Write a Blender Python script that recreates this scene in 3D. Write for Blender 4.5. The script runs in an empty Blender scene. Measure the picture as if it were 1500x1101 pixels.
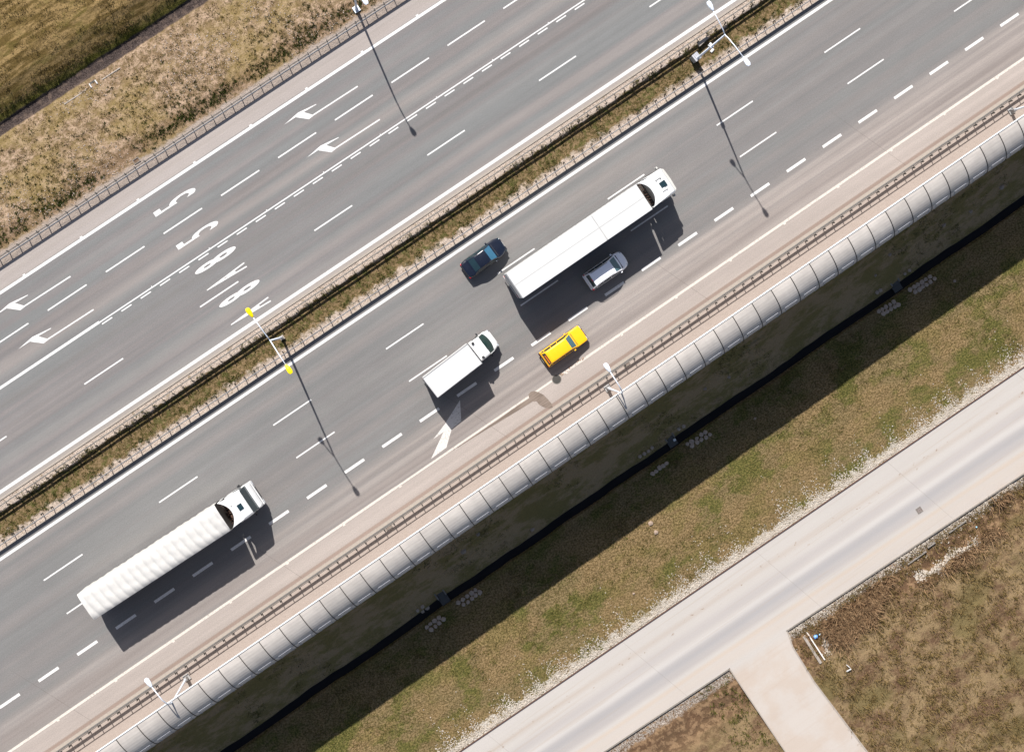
import bpy, bmesh, math, random
import numpy as np
from mathutils import Matrix, Vector
R = math.radians
random.seed(7); RNG = np.random.default_rng(11)
S = bpy.context.scene
COL = S.collection

# ------------------------------------------------------------------ camera, light, exposure
# world frame: X runs along the motorway (towards the photo's upper right), Y across it, Z up, metres
H = 118.5
cd = bpy.data.cameras.new('camera'); cam = bpy.data.objects.new('camera', cd); COL.objects.link(cam); S.camera = cam
cam.matrix_world = Matrix(((0.82577812, 0.56111503, -0.05692472, 0), (-0.55766065, 0.82741854, 0.06628094, 0),
                           (0.08429181, -0.02298867, 0.99617589, H), (0, 0, 0, 1)))
cd.sensor_fit = 'HORIZONTAL'; cd.sensor_width = 36; cd.lens = 1950 / 1500 * 36
cd.shift_y = -50.5 / 1500; cd.clip_start = 1; cd.clip_end = 6000

SUN_V = Vector((0.195, 1.03, 1.0)).normalized()          # towards the sun
w = bpy.data.worlds.new('World'); S.world = w; w.use_nodes = True
nt = w.node_tree; nt.nodes.clear()
sky = nt.nodes.new('ShaderNodeTexSky'); sky.sky_type = 'NISHITA'; sky.sun_disc = False; sky.dust_density = 1.6; sky.air_density = .9
sky.sun_elevation = math.asin(SUN_V.z); sky.sun_rotation = math.atan2(SUN_V.x, SUN_V.y)
bg = nt.nodes.new('ShaderNodeBackground'); bg.inputs[1].default_value = 0.072
wo = nt.nodes.new('ShaderNodeOutputWorld'); nt.links.new(sky.outputs[0], bg.inputs[0]); nt.links.new(bg.outputs[0], wo.inputs[0])
sl = bpy.data.lights.new('sun', 'SUN'); sl.energy = 5.0; sl.angle = R(0.53); sl.color = (1.0, 0.968, 0.93)
so = bpy.data.objects.new('sun', sl); COL.objects.link(so); so.rotation_euler = SUN_V.to_track_quat('Z', 'Y').to_euler(); so.location = (0, 0, 90)
S.view_settings.view_transform = 'Standard'; S.view_settings.look = 'None'; S.view_settings.gamma = 1
S.view_settings.exposure = 0.80
S.render.resolution_x = 1024; S.render.resolution_y = 751

# ------------------------------------------------------------------ materials
def lin(c): return tuple(((v/255)/12.92 if v/255 <= .04045 else ((v/255+.055)/1.055)**2.4) for v in c)
K = 0.47
def alb(r, g, b): return tuple(min(.85, v*K) for v in lin((r, g, b)))      # a sunlit sRGB reading -> base colour

class NT:
    def __init__(s, name, rough=.85, metal=0.0, spec=.3):
        s.m = bpy.data.materials.new(name); s.m.use_nodes = True; s.t = s.m.node_tree
        s.b = s.t.nodes['Principled BSDF']; s.b.inputs['Roughness'].default_value = rough
        s.b.inputs['Metallic'].default_value = metal; s.b.inputs['Specular IOR Level'].default_value = spec
        s.geo = None
    def n(s, t): return s.t.nodes.new(t)
    def put(s, sock, v):
        if v is None: return
        if isinstance(v, bpy.types.NodeSocket): s.t.links.new(v, sock)
        elif isinstance(v, (tuple, list)) and len(v) == 3 and len(sock.default_value) == 4: sock.default_value = (*v, 1)
        else: sock.default_value = v
    def P(s):
        if s.geo is None:
            s.geo = s.n('ShaderNodeNewGeometry'); s.sep = s.n('ShaderNodeSeparateXYZ'); s.t.links.new(s.geo.outputs['Position'], s.sep.inputs[0])
        return s.geo.outputs['Position']
    def X(s): s.P(); return s.sep.outputs[0]
    def Y(s): s.P(); return s.sep.outputs[1]
    def Z(s): s.P(); return s.sep.outputs[2]
    def ma(s, op, a, b=None, c=None, clamp=False):
        m = s.n('ShaderNodeMath'); m.operation = op; m.use_clamp = clamp
        s.put(m.inputs[0], a); s.put(m.inputs[1], b); s.put(m.inputs[2], c); return m.outputs[0]
    def noise(s, sc=(1, 1, 1), det=3, off=(0, 0, 0), rough=.55, rot=0, local=False):
        mp = s.n('ShaderNodeMapping'); mp.inputs['Scale'].default_value = sc; mp.inputs['Location'].default_value = off; mp.inputs['Rotation'].default_value = (0, 0, rot)
        if local:
            tc = s.n('ShaderNodeTexCoord'); s.t.links.new(tc.outputs['Object'], mp.inputs[0])
        else: s.t.links.new(s.P(), mp.inputs[0])
        x = s.n('ShaderNodeTexNoise'); x.inputs['Scale'].default_value = 1; x.inputs['Detail'].default_value = det; x.inputs['Roughness'].default_value = rough
        s.t.links.new(mp.outputs[0], x.inputs['Vector']); return x.outputs['Fac']
    def voro(s, sc, feat='F1', out='Distance'):
        x = s.n('ShaderNodeTexVoronoi'); x.feature = feat; x.inputs['Scale'].default_value = sc; s.t.links.new(s.P(), x.inputs['Vector']); return x.outputs[out]
    def ss(s, v, lo, hi):
        m = s.n('ShaderNodeMapRange'); m.interpolation_type = 'SMOOTHSTEP'; s.put(m.inputs[0], v); s.put(m.inputs[1], lo); s.put(m.inputs[2], hi)
        m.inputs[3].default_value = 0; m.inputs[4].default_value = 1; return m.outputs[0]
    def mix(s, f, a, b, mode='MIX'):
        m = s.n('ShaderNodeMix'); m.data_type = 'RGBA'; m.blend_type = mode
        s.put(m.inputs[0], f); s.put(m.inputs[6], a); s.put(m.inputs[7], b); return m.outputs[2]
    def gain(s, col, v, lo, hi):
        """multiply col by a value that runs lo..hi as v runs 0..1"""
        k = s.ma('MULTIPLY_ADD', v, hi-lo, lo); c = s.n('ShaderNodeCombineColor')
        for i in range(3): s.t.links.new(k, c.inputs[i])
        return s.mix(1.0, col, c.outputs[0], 'MULTIPLY')
    def col(s, v): s.put(s.b.inputs['Base Color'], v)
    def bump(s, h, strength=.4, dist=.05):
        x = s.n('ShaderNodeBump'); x.inputs['Strength'].default_value = strength; x.inputs['Distance'].default_value = dist
        s.put(x.inputs['Height'], h); s.t.links.new(x.outputs[0], s.b.inputs['Normal'])

def simple(name, c, rough=.5, metal=0, spec=.4, var=.12, vs=3.0, coat=0):
    a = NT(name, rough, metal, spec); n = a.noise((vs, vs, vs), 4, local=True)
    a.col(a.gain(c, n, 1-var, 1+var)); a.b.inputs['Coat Weight'].default_value = coat
    a.put(a.b.inputs['Roughness'], a.ma('MULTIPLY_ADD', n, .16, max(.03, rough-.08)))
    return a.m

M = {}
M['white_paint'] = simple('white_paint', (.56, .56, .55), .35, var=.07, coat=.2)
M['white_panel'] = simple('white_panel', (.52, .515, .50), .6, var=.08)
M['grey_panel'] = simple('grey_panel', (.42, .41, .38), .6, var=.08)
M['navy_paint'] = simple('navy_paint', (.005, .007, .015), .25, var=.08, coat=.6, spec=.5)
M['silver_paint'] = simple('silver_paint', (.80, .80, .83), .35, .1, var=.03, coat=.5)
M['yellow_paint'] = simple('yellow_paint', (.80, .40, .006), .35, var=.05, coat=.4)
M['black_plastic'] = simple('black_plastic', (.02, .02, .022), .6)
M['rubber'] = simple('rubber', (.022, .021, .02), .85)
M['rim'] = simple('rim', (.35, .35, .36), .35, .8)
M['glass'] = simple('car_glass', (.012, .028, .034), .06, 0, .8, var=.2)
M['glass_blue'] = simple('windscreen_blue', (.03, .10, .16), .08, 0, .9, var=.25)
M['glass_teal'] = simple('windscreen_teal', (.05, .10, .115), .08, 0, .8, var=.25)
M['glass_green'] = simple('windscreen_green', (.008, .03, .026), .06, 0, .8, var=.4, vs=6)
M['red_lens'] = simple('red_lens', (.45, .01, .02), .2, spec=.6)
M['orange_reflection'] = simple('orange_glass_reflection', (.55, .13, .01), .7, var=.3, vs=8)  # painted colour of an orange reflection on car glass
M['clear_lens'] = simple('clear_lens', (.55, .57, .6), .12, .3, .8)
M['chassis'] = simple('chassis_metal', (.05, .043, .038), .7, .3, var=.5, vs=5)
M['alu'] = simple('aluminium', (.45, .44, .43), .4, .8)
M['galv'] = simple('galvanised_steel', (.30, .29, .28), .6, .15, var=.25)
M['frame_pale'] = simple('pale_frame', (.36, .36, .38), .5, var=.1)
a = NT('aged_white_roof', .5, spec=.3); n = a.noise((.25, 3, 3), 4, local=True); n2 = a.noise((2.5, 2.5, 2.5), 4, local=True)
a.col(a.gain(a.gain((.475, .472, .46), n, .93, 1.06), n2, .96, 1.04)); M['roof_white'] = a.m
M['seam'] = simple('dark_seam', (.33, .325, .31), .7)
M['galv_dull'] = simple('dull_galvanised_steel', (.085, .08, .075), .7, .1, var=.35)
M['galv_dark'] = simple('weathered_steel', (.06, .056, .05), .6, .4, var=.3)
M['lamp_white'] = simple('lamp_white', (.66, .70, .76), .35, var=.05)
M['lamp_yellow'] = simple('lamp_yellow', (.80, .60, .0), .4, var=.05)
M['concrete'] = simple('concrete', alb(205, 192, 178), .9, var=.25, vs=6)
M['concrete_dark'] = simple('aged_concrete', (.17, .15, .13), .9, var=.4, vs=5)
M['clod'] = simple('pale_soil', (.27, .20, .15), .95, var=.4, vs=7)
M['paver'] = simple('paver_stone', (.33, .25, .19), .9, var=.35, vs=4)
M['rust'] = simple('rusty_iron', (.10, .055, .04), .85, .2, var=.5, vs=9)
M['wood_white'] = simple('weathered_board', (.62, .56, .50), .8, var=.25, vs=5)
M['blue_bag'] = simple('blue_plastic', (.12, .28, .62), .4, var=.2)
M['cyan_bag'] = simple('pale_blue_plastic', (.30, .55, .70), .4, var=.2)

# tarpaulin: cloth folds across the trailer
a = NT('white_tarpaulin', .6, spec=.35); n1 = a.noise((1.2, .8, 1), 4, local=True); n2 = a.noise((5, 2, 3), 5, local=True)
a.col(a.gain(a.gain((.44, .425, .40), n1, .86, 1.12), n2, .93, 1.07)); a.bump(a.noise((2.6, .7, 1), 3, local=True), .3, .05); M['tarp'] = a.m

# asphalt ---------------------------------------------------------------
def asphalt(name, base, side):
    a = NT(name, .88, spec=.25); Y = a.Y(); X = a.X()
    fine = a.noise((11, 11, 1), 2, rough=.7); mid = a.noise((.5, .9, 1), 4)
    strk = a.noise((.013, .95, 1), 2, off=(3, 5, 0)); strk2 = a.noise((.03, 2.6, 1), 3, off=(9, 1, 0)); patch = a.noise((.05, .25, 1), 3, off=(1, 8, 2))
    cool = a.mix(a.ss(strk, .38, .62), alb(148, 150, 148), alb(153, 146, 144))
    c = a.mix(.65, alb(*base), cool)
    c = a.mix(a.ma('MULTIPLY', a.ss(strk, .52, .72), .45), c, alb(174, 166, 160))
    return a, c, fine, mid, strk2, patch, X, Y
def finish(a, c, fine, mid, strk2, patch):
    c = a.gain(c, strk2, .86, 1.14); c = a.gain(c, patch, .86, 1.14); ck = a.noise((.22, 5, 1), 5, rough=.8, off=(13, 3, 0)); c = a.gain(c, a.ss(ck, .62, .72), 1.0, .88); c = a.gain(c, mid, .93, 1.07); c = a.gain(c, fine, .66, 1.34)
    spk = a.noise((26, 26, 1), 1, rough=.6); c = a.gain(c, spk, .85, 1.15)
    a.col(c); a.bump(fine, .25, .02); return a.m

a, c, fine, mid, strk2, patch, X, Y = asphalt('asphalt_west', (150, 146, 144), 0)
wob = a.ma('MULTIPLY_ADD', a.noise((.05, .4, 1), 2), .8, -.4)
Yw = a.ma('ADD', Y, wob)
for yc, wd, am in ((15.0, .55, .55), (18.6, .45, .2), (8.3, .5, .35), (10.9, .4, .12), (6.9, .35, .35), (12.3, .35, -.3), (16.2, .5, -.12)):
    d = a.ma('ABSOLUTE', a.ma('SUBTRACT', Yw, yc)); f = a.ma('SUBTRACT', 1.0, a.ss(d, 0.0, wd*1.7))
    c = a.mix(a.ma('MULTIPLY', f, abs(am)), c, alb(184, 175, 168) if am > 0 else alb(138, 125, 119))
sh = a.ma('MULTIPLY', a.ss(a.ma('ADD', Y, a.ma('MULTIPLY', wob, .15)), 20.62, 20.75), .92)
c = a.mix(sh, c, a.mix(a.noise((.02, 1.6, 1), 3), alb(214, 204, 198), alb(198, 184, 173)))
c = a.mix(a.ma('MULTIPLY', a.ma('SUBTRACT', 1.0, a.ss(Y, 5.9, 6.9)), .75), c, alb(206, 193, 182))
M['road_west'] = finish(a, c, fine, mid, strk2, patch)

a, c, fine, mid, strk2, patch, X, Y = asphalt('asphalt_east', (149, 146, 144), 1)
c = a.mix(.45, c, alb(150, 147, 144))
wob = a.ma('MULTIPLY_ADD', a.noise((.04, .5, 1), 3), 1.2, -.6); Yw = a.ma('ADD', Y, wob)
for yc, wd, am in ((-.2, .5, .25), (-3.7, .45, .18), (-7.3, .5, .12), (1.25, .3, .35)):
    d = a.ma('ABSOLUTE', a.ma('SUBTRACT', Yw, yc)); f = a.ma('SUBTRACT', 1.0, a.ss(d, 0.0, wd*1.7))
    c = a.mix(a.ma('MULTIPLY', f, am), c, alb(180, 171, 164))
# dusty slip lane, dustier further along and towards the shoulder
edge = a.ma('ADD', -9.9, a.ma('MULTIPLY', a.ss(X, -35, 20), .75))
dust = a.ma('SUBTRACT', 1.0, a.ss(a.ma('ADD', Y, a.ma('MULTIPLY', wob, .6)), a.ma('SUBTRACT', edge, .9), a.ma('ADD', edge, .35)))
dustc = a.mix(a.ss(a.noise((.02, 1.9, 1), 4, off=(2, 2, 0)), .35, .65), alb(204, 192, 183), alb(176, 166, 160))
c = a.mix(a.ma('MULTIPLY', dust, a.ma('MULTIPLY_ADD', a.ss(X, -30, 25), .35, .50)), c, dustc)
for yc, wd, am in ((-11.9, .6, .42), (-10.4, .3, .15), (-13.35, .22, .12)):
    d = a.ma('ABSOLUTE', a.ma('SUBTRACT', Yw, yc)); f = a.ma('SUBTRACT', 1.0, a.ss(d, 0.0, wd*1.7))
    c = a.mix(a.ma('MULTIPLY', f, am), c, alb(158, 146, 140))
shc = a.mix(a.noise((.03, 1.2, 1), 3, off=(6, 6, 0)), alb(216, 203, 193), alb(200, 187, 178))
c = a.mix(a.ma('MULTIPLY', a.ma('SUBTRACT', 1.0, a.ss(a.ma('ADD', Y, a.ma('MULTIPLY', wob, .2)), -13.05, -12.75)), .85), c, shc)
# gutter grime
d = a.ma('ABSOLUTE', a.ma('ADD', Y, 14.68)); c = a.mix(a.ma('MULTIPLY', a.ma('SUBTRACT', 1.0, a.ss(d, .08, .24)), .75), c, alb(168, 143, 128))
# sawn joints running slightly askew across the dusty lane
t = a.ma('ADD', X, a.ma('MULTIPLY', Y, .40)); t = a.ma('MODULO', a.ma('ADD', t, 400.3), 22.0)
j = a.ma('MULTIPLY', a.ma('LESS_THAN', t, .05), a.ma('MULTIPLY', a.ss(a.ma('MULTIPLY', Y, -1), 6.0, 9.0), .38))
c = a.mix(j, c, alb(120, 110, 104))
M['road_east'] = finish(a, c, fine, mid, strk2, patch)

# concrete-pale service road
a = NT('pale_asphalt', .9, spec=.2); Y = a.Y(); X = a.X()
yy = a.ma('ADD', a.ma('ADD', Y, a.ma('MULTIPLY', X, .021)), a.ma('MULTIPLY_ADD', a.noise((.03, .3, 1), 3), .6, -.3))
c = a.mix(a.noise((.02, 1.1, 1), 3), alb(232, 225, 217), alb(222, 213, 204))
for yc, wd, am, cc in ((-40.35, .55, .5, (202, 194, 191)), (-42.0, .7, .85, (194, 190, 189)), (-42.75, .35, .55, (200, 192, 188)), (-38.9, .28, .30, (205, 184, 164)), (-43.6, .22, .5, (232, 208, 184)), (-44.3, .6, .35, (232, 212, 193)), (-41.2, .3, .45, (240, 234, 228))):
    d = a.ma('ABSOLUTE', a.ma('SUBTRACT', yy, yc)); f = a.ma('SUBTRACT', 1.0, a.ss(d, 0.0, wd*1.6))
    c = a.mix(a.ma('MULTIPLY', f, am), c, alb(*cc))
dirt = a.ma('MULTIPLY', a.ss(a.noise((1.6, 2.4, 1), 4, off=(4, 4, 4)), .62, .72), a.ma('SUBTRACT', 1.0, a.ss(a.ma('ABSOLUTE', a.ma('ADD', yy, 39.0)), .2, .6)))
c = a.mix(a.ma('MULTIPLY', dirt, .75), c, alb(170, 138, 110))
c = a.mix(a.ma('MULTIPLY', a.ss(a.noise((.06, 3.2, 1), 4, off=(8, 8, 0)), .55, .66), .22), c, alb(206, 186, 166))
c = a.mix(a.ma('MULTIPLY', a.ss(a.ma('MULTIPLY', Y, -1), 45.0, 46.5), .6), c, a.mix(a.ss(a.noise((.35, .35, 1), 4), .4, .62), alb(232, 218, 205), alb(226, 204, 184)))
t = a.ma('MODULO', a.ma('ADD', a.ma('ADD', X, a.ma('MULTIPLY', Y, .28)), 403.2), 15.1)
c = a.mix(a.ma('MULTIPLY', a.ma('LESS_THAN', t, .05), .28), c, alb(150, 140, 132))
c = a.gain(c, a.noise((9, 9, 1), 3, rough=.7), .90, 1.10); c = a.gain(c, a.noise((.12, .3, 1), 3), .95, 1.05)
a.col(c); a.bump(a.noise((9, 9, 1), 3), .15, .02); M['road_service'] = a.m

def worn_paint(name, c, wear=.5):
    a = NT(name, .7, spec=.3); n = a.noise((7, 7, 1), 4, rough=.7); n2 = a.noise((.8, 1.6, 1), 3)
    f = a.ma('MULTIPLY', a.ss(a.ma('ADD', n, a.ma('MULTIPLY', n2, .35)), .66, .92), wear)
    cc = a.mix(f, c, alb(172, 163, 155)); a.col(a.gain(cc, n2, .93, 1.05)); return a.m
M['marking'] = worn_paint('road_paint', (.56, .55, .53), .55)
M['marking_worn'] = worn_paint('road_paint_worn', (.50, .475, .445), .8)
M['marking_dusty'] = worn_paint('road_paint_dusty', (.50, .455, .405), .7)

# ground: grass, gravel, dirt -- zones by their real position across the corridor
a = NT('ground_cover', .95, spec=.1); X = a.X(); Y = a.Y()
jag = a.ma('MULTIPLY_ADD', a.noise((1.1, 1.1, 1), 5, rough=.65), 1.0, -.5)
Yj = a.ma('ADD', Y, jag); Yf = a.ma('ADD', Y, a.ma('MULTIPLY', jag, .35)); Yb = a.ma('ADD', Y, a.ma('MULTIPLY', jag, 2.2))
gs = a.noise((5, 5, 2), 5, rough=.7); gs2 = a.noise((1.7, 1.7, 1), 4, rough=.65, off=(7, 3, 1)); gl = a.noise((.16, .22, 1), 4, off=(2, 9, 0)); gx = a.noise((14, 14, 3), 3, rough=.7)
# meadow right of the barrier
gm = a.noise((5.5, 6.5, 1), 5, rough=.72, off=(31, 7, 0), rot=R(20)); gb = a.noise((.30, .42, 1), 6, rough=.72, off=(11, 17, 0)); gw = a.noise((.07, 1.7, 1), 4, off=(3, 9, 0), rot=R(3))
mead = a.mix(a.ss(gm, .38, .62), alb(112, 98, 60), alb(178, 154, 112)); mead = a.gain(mead, gw, .80, 1.20); mead = a.gain(mead, a.noise((1.9, 2.3, 1), 6, rough=.75, off=(51, 2, 0)), .72, 1.28)
mead = a.mix(a.ma('MULTIPLY', a.ss(gb, .45, .57), .85), mead, a.mix(a.ss(gm, .42, .6), alb(86, 92, 42), alb(142, 136, 72)))
mead = a.mix(a.ma('MULTIPLY', a.ss(gl, .44, .56), .5), mead, a.mix(a.ss(gm, .42, .58), alb(136, 110, 74), alb(200, 166, 120)))
bank = a.mix(a.ss(gb, .42, .58), alb(206, 172, 130), alb(168, 146, 92)); bank = a.gain(bank, gm, .75, 1.25)
c = a.mix(a.ss(Yb, -26.0, -23.0), mead, bank)
fargrass = a.mix(a.ss(gb, .38, .58), alb(128, 100, 76), alb(174, 148, 110)); fargrass = a.gain(fargrass, gm, .7, 1.3)
fargrass = a.mix(a.ma('MULTIPLY', a.ss(gs, .50, .66), .5), fargrass, alb(186, 158, 122))
fargrass = a.mix(a.ma('MULTIPLY', a.ss(gl, .50, .64), .6), fargrass, alb(122, 112, 66))
reed = a.mix(a.ss(gs2, .45, .6), alb(128, 98, 74), alb(190, 154, 118))
fargrass = a.mix(a.ma('MULTIPLY', a.ss(Yb, -50.3, -48.6), .8), fargrass, reed)
c = a.mix(a.ss(Yj, -44.6, -45.0), c, fargrass)
# pale stones beside the service road (both sides)
yy = a.ma('ADD', a.ma('ADD', Yj, jag), a.ma('MULTIPLY', X, .012))
st = a.mix(a.ss(gx, .38, .50), alb(206, 186, 158), alb(255, 246, 232))
m1 = a.ma('MULTIPLY', a.ma('SUBTRACT', 1.0, a.ss(a.ma('ADD', yy, a.ma('MULTIPLY', jag, 1.6)), -36.75, -36.2)), a.ss(Y, -40.5, -40.0))
c = a.mix(a.ma('MULTIPLY', m1, a.ss(gs, .36, .50)), c, st)
yl = a.ma('ADD', a.ma('ADD', Yj, 0.0), a.ma('MULTIPLY', X, .029))
m2 = a.ma('MULTIPLY', a.ss(yl, -46.3, -45.9), a.ma('SUBTRACT', 1.0, a.ss(Y, -42, -41.5)))
c = a.mix(a.ma('MULTIPLY', m2, a.ss(gs, .40, .52)), c, a.mix(a.ss(gx, .42, .55), alb(128, 114, 98), alb(222, 208, 194)))
# pink-beige gravel between the safety rail and the noise barrier
pk = a.mix(gs2, alb(212, 197, 186), alb(198, 181, 169)); pk = a.gain(pk, gx, .97, 1.03)
m3 = a.ss(Yf, -19.2, -18.9); c = a.mix(m3, c, pk)
# median
med = a.mix(a.ss(gs, .40, .6), alb(106, 92, 56), alb(160, 134, 100)); med = a.mix(a.ma('MULTIPLY', a.ss(gs2, .50, .62), .6), med, alb(92, 100, 48))
mg = a.mix(a.ss(gx, .30, .52), alb(176, 150, 128), alb(244, 224, 206))
mg = a.mix(a.ma('MULTIPLY', a.ss(gs2, .56, .66), .6), mg, alb(150, 128, 80))
med = a.mix(a.ss(Yj, 4.75, 4.95), med, mg); med = a.mix(a.ma('SUBTRACT', 1.0, a.ss(Yb, 2.55, 3.15)), med, mg)
c = a.mix(a.ss(Y, 1.0, 1.2), c, med)
# roadside slope, bare sandy soil with weeds
slo = a.mix(a.ss(gs2, .38, .62), alb(158, 132, 102), alb(214, 184, 156)); slo = a.mix(a.ma('MULTIPLY', a.ss(gs, .46, .62), .65), slo, alb(110, 98, 56))
slo = a.mix(a.ma('MULTIPLY', a.ss(gl, .46, .60), .5), slo, alb(168, 146, 88))
slo = a.mix(a.ma('MULTIPLY', a.ss(Yb, 25.6, 24.6), 0.0), slo, slo)
dk = a.ma('SUBTRACT', 1.0, a.ss(a.ma('ABSOLUTE', a.ma('SUBTRACT', Yj, 24.4)), .2, 1.1)); slo = a.mix(a.ma('MULTIPLY', dk, .45), slo, alb(136, 108, 84))
pale = a.gain(a.mix(gs2, alb(220, 204, 192), alb(190, 172, 156)), gx, .85, 1.15)
slo = a.mix(a.ma('SUBTRACT', 1.0, a.ss(Yj, 23.25, 23.65)), slo, pale)
c = a.mix(a.ss(Y, 10.0, 12.0), c, slo)
bed = a.mix(a.ss(gx, .35, .65), alb(52, 44, 42), alb(112, 98, 92)); bed = a.mix(a.ma('MULTIPLY', a.ss(gs2, .52, .60), .5), bed, alb(142, 122, 108))
c = a.mix(a.ss(Yf, 31.95, 32.15), c, bed)
ds = a.noise((.55, 2.6, 1), 4, rot=R(-12), off=(3, 3, 0))
fld = a.mix(a.ss(ds, .38, .62), alb(126, 104, 60), alb(186, 156, 106)); fld = a.mix(a.ma('MULTIPLY', a.ss(gs, .48, .62), .5), fld, alb(92, 78, 38))
fld = a.mix(a.ma('MULTIPLY', a.ss(gb, .5, .62), .35), fld, alb(126, 120, 58))
fld = a.mix(a.ma('MULTIPLY', a.ma('SUBTRACT', 1.0, a.ss(Yj, 33.2, 33.9)), .7), fld, alb(98, 104, 34))
c = a.mix(a.ss(Yf, 33.0, 33.15), c, fld)
amp = a.ma('SUBTRACT', 1.0, a.ma('MULTIPLY', m3, a.ma('SUBTRACT', 1.0, a.ss(Y, 1.0, 1.5)), clamp=True)); amp = a.ma('MULTIPLY_ADD', amp, .75, .25)
c = a.gain(c, a.ma('MULTIPLY_ADD', a.ma('SUBTRACT', gx, .5), amp, .5), .58, 1.42); c = a.gain(c, gs, .93, 1.07)
a.col(c); a.bump(a.ma('MULTIPLY', amp, a.ma('ADD', gx, a.ma('MULTIPLY', gs2, 1.8))), .8, .10); M['ground'] = a.m

a = NT('ditch_water', .5, spec=.05); n = a.noise((.6, 3, 1), 3); a.col(a.gain((.012, .011, .011), n, .5, 1.6)); a.bump(n, .1, .02); M['water'] = a.m
def tuft_mat(name, c1, c2, c3):
    a = NT(name, .9, spec=.1); n = a.noise((2.3, 2.3, 1), 3, off=(5, 5, 5)); n2 = a.noise((17, 17, 5), 2)
    a.col(a.gain(a.mix(a.ss(n2, .35, .65), a.mix(a.ss(n, .4, .6), c1, c2), c3), n2, .8, 1.2)); return a.m
M['weed'] = tuft_mat('weeds', alb(72, 88, 34), alb(104, 112, 48), alb(84, 94, 42))
M['grass_green'] = tuft_mat('green_grass', alb(88, 104, 40), alb(128, 130, 56), alb(116, 104, 56))
M['grass_dry'] = tuft_mat('dry_grass', alb(172, 146, 98), alb(124, 112, 62), alb(150, 124, 80))
M['reed'] = tuft_mat('dry_reeds', alb(206, 170, 130), alb(146, 112, 82), alb(182, 148, 112))
M['pebble'] = tuft_mat('pebbles', alb(250, 238, 222), alb(226, 210, 190), alb(238, 226, 210))
M['pebble_pink'] = tuft_mat('pink_pebbles', alb(230, 214, 200), alb(188, 168, 152), alb(210, 192, 178))

# noise barrier skin: weathered pale sheet with rain streaks running down the curve
a = NT('barrier_sheet', .5, .0, .45); n = a.noise((.5, 3, 3), 4, rot=R(6)); n2 = a.noise((2.5, .6, .6), 4); n3 = a.noise((.9, .9, .9), 3, off=(4, 0, 0))
c = a.mix(a.ss(n, .38, .62), (.425, .388, .348), (.385, .35, .315)); c = a.gain(c, n2, .90, 1.10); c = a.gain(c, n3, .92, 1.08)
oi = a.n('ShaderNodeObjectInfo'); c = a.gain(c, oi.outputs['Random'], .90, 1.06); n4 = a.noise((.9, 9, 9), 4, off=(2, 2, 2)); c = a.mix(a.ma('MULTIPLY', a.ss(n4, .56, .72), .35), c, (.27, .245, .215))
a.col(c); a.bump(n, .12, .02); M['barrier'] = a.m
a = NT('barrier_clear', .3, .0, .6); n = a.noise((1.2, 1.2, 1.2), 4); a.col(a.gain((.52, .485, .455), n, .85, 1.1)); a.b.inputs['Alpha'].default_value = 1.0; M['barrier_low'] = a.m  # lower panels: base colour raised to soften the shading down the curve

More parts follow.
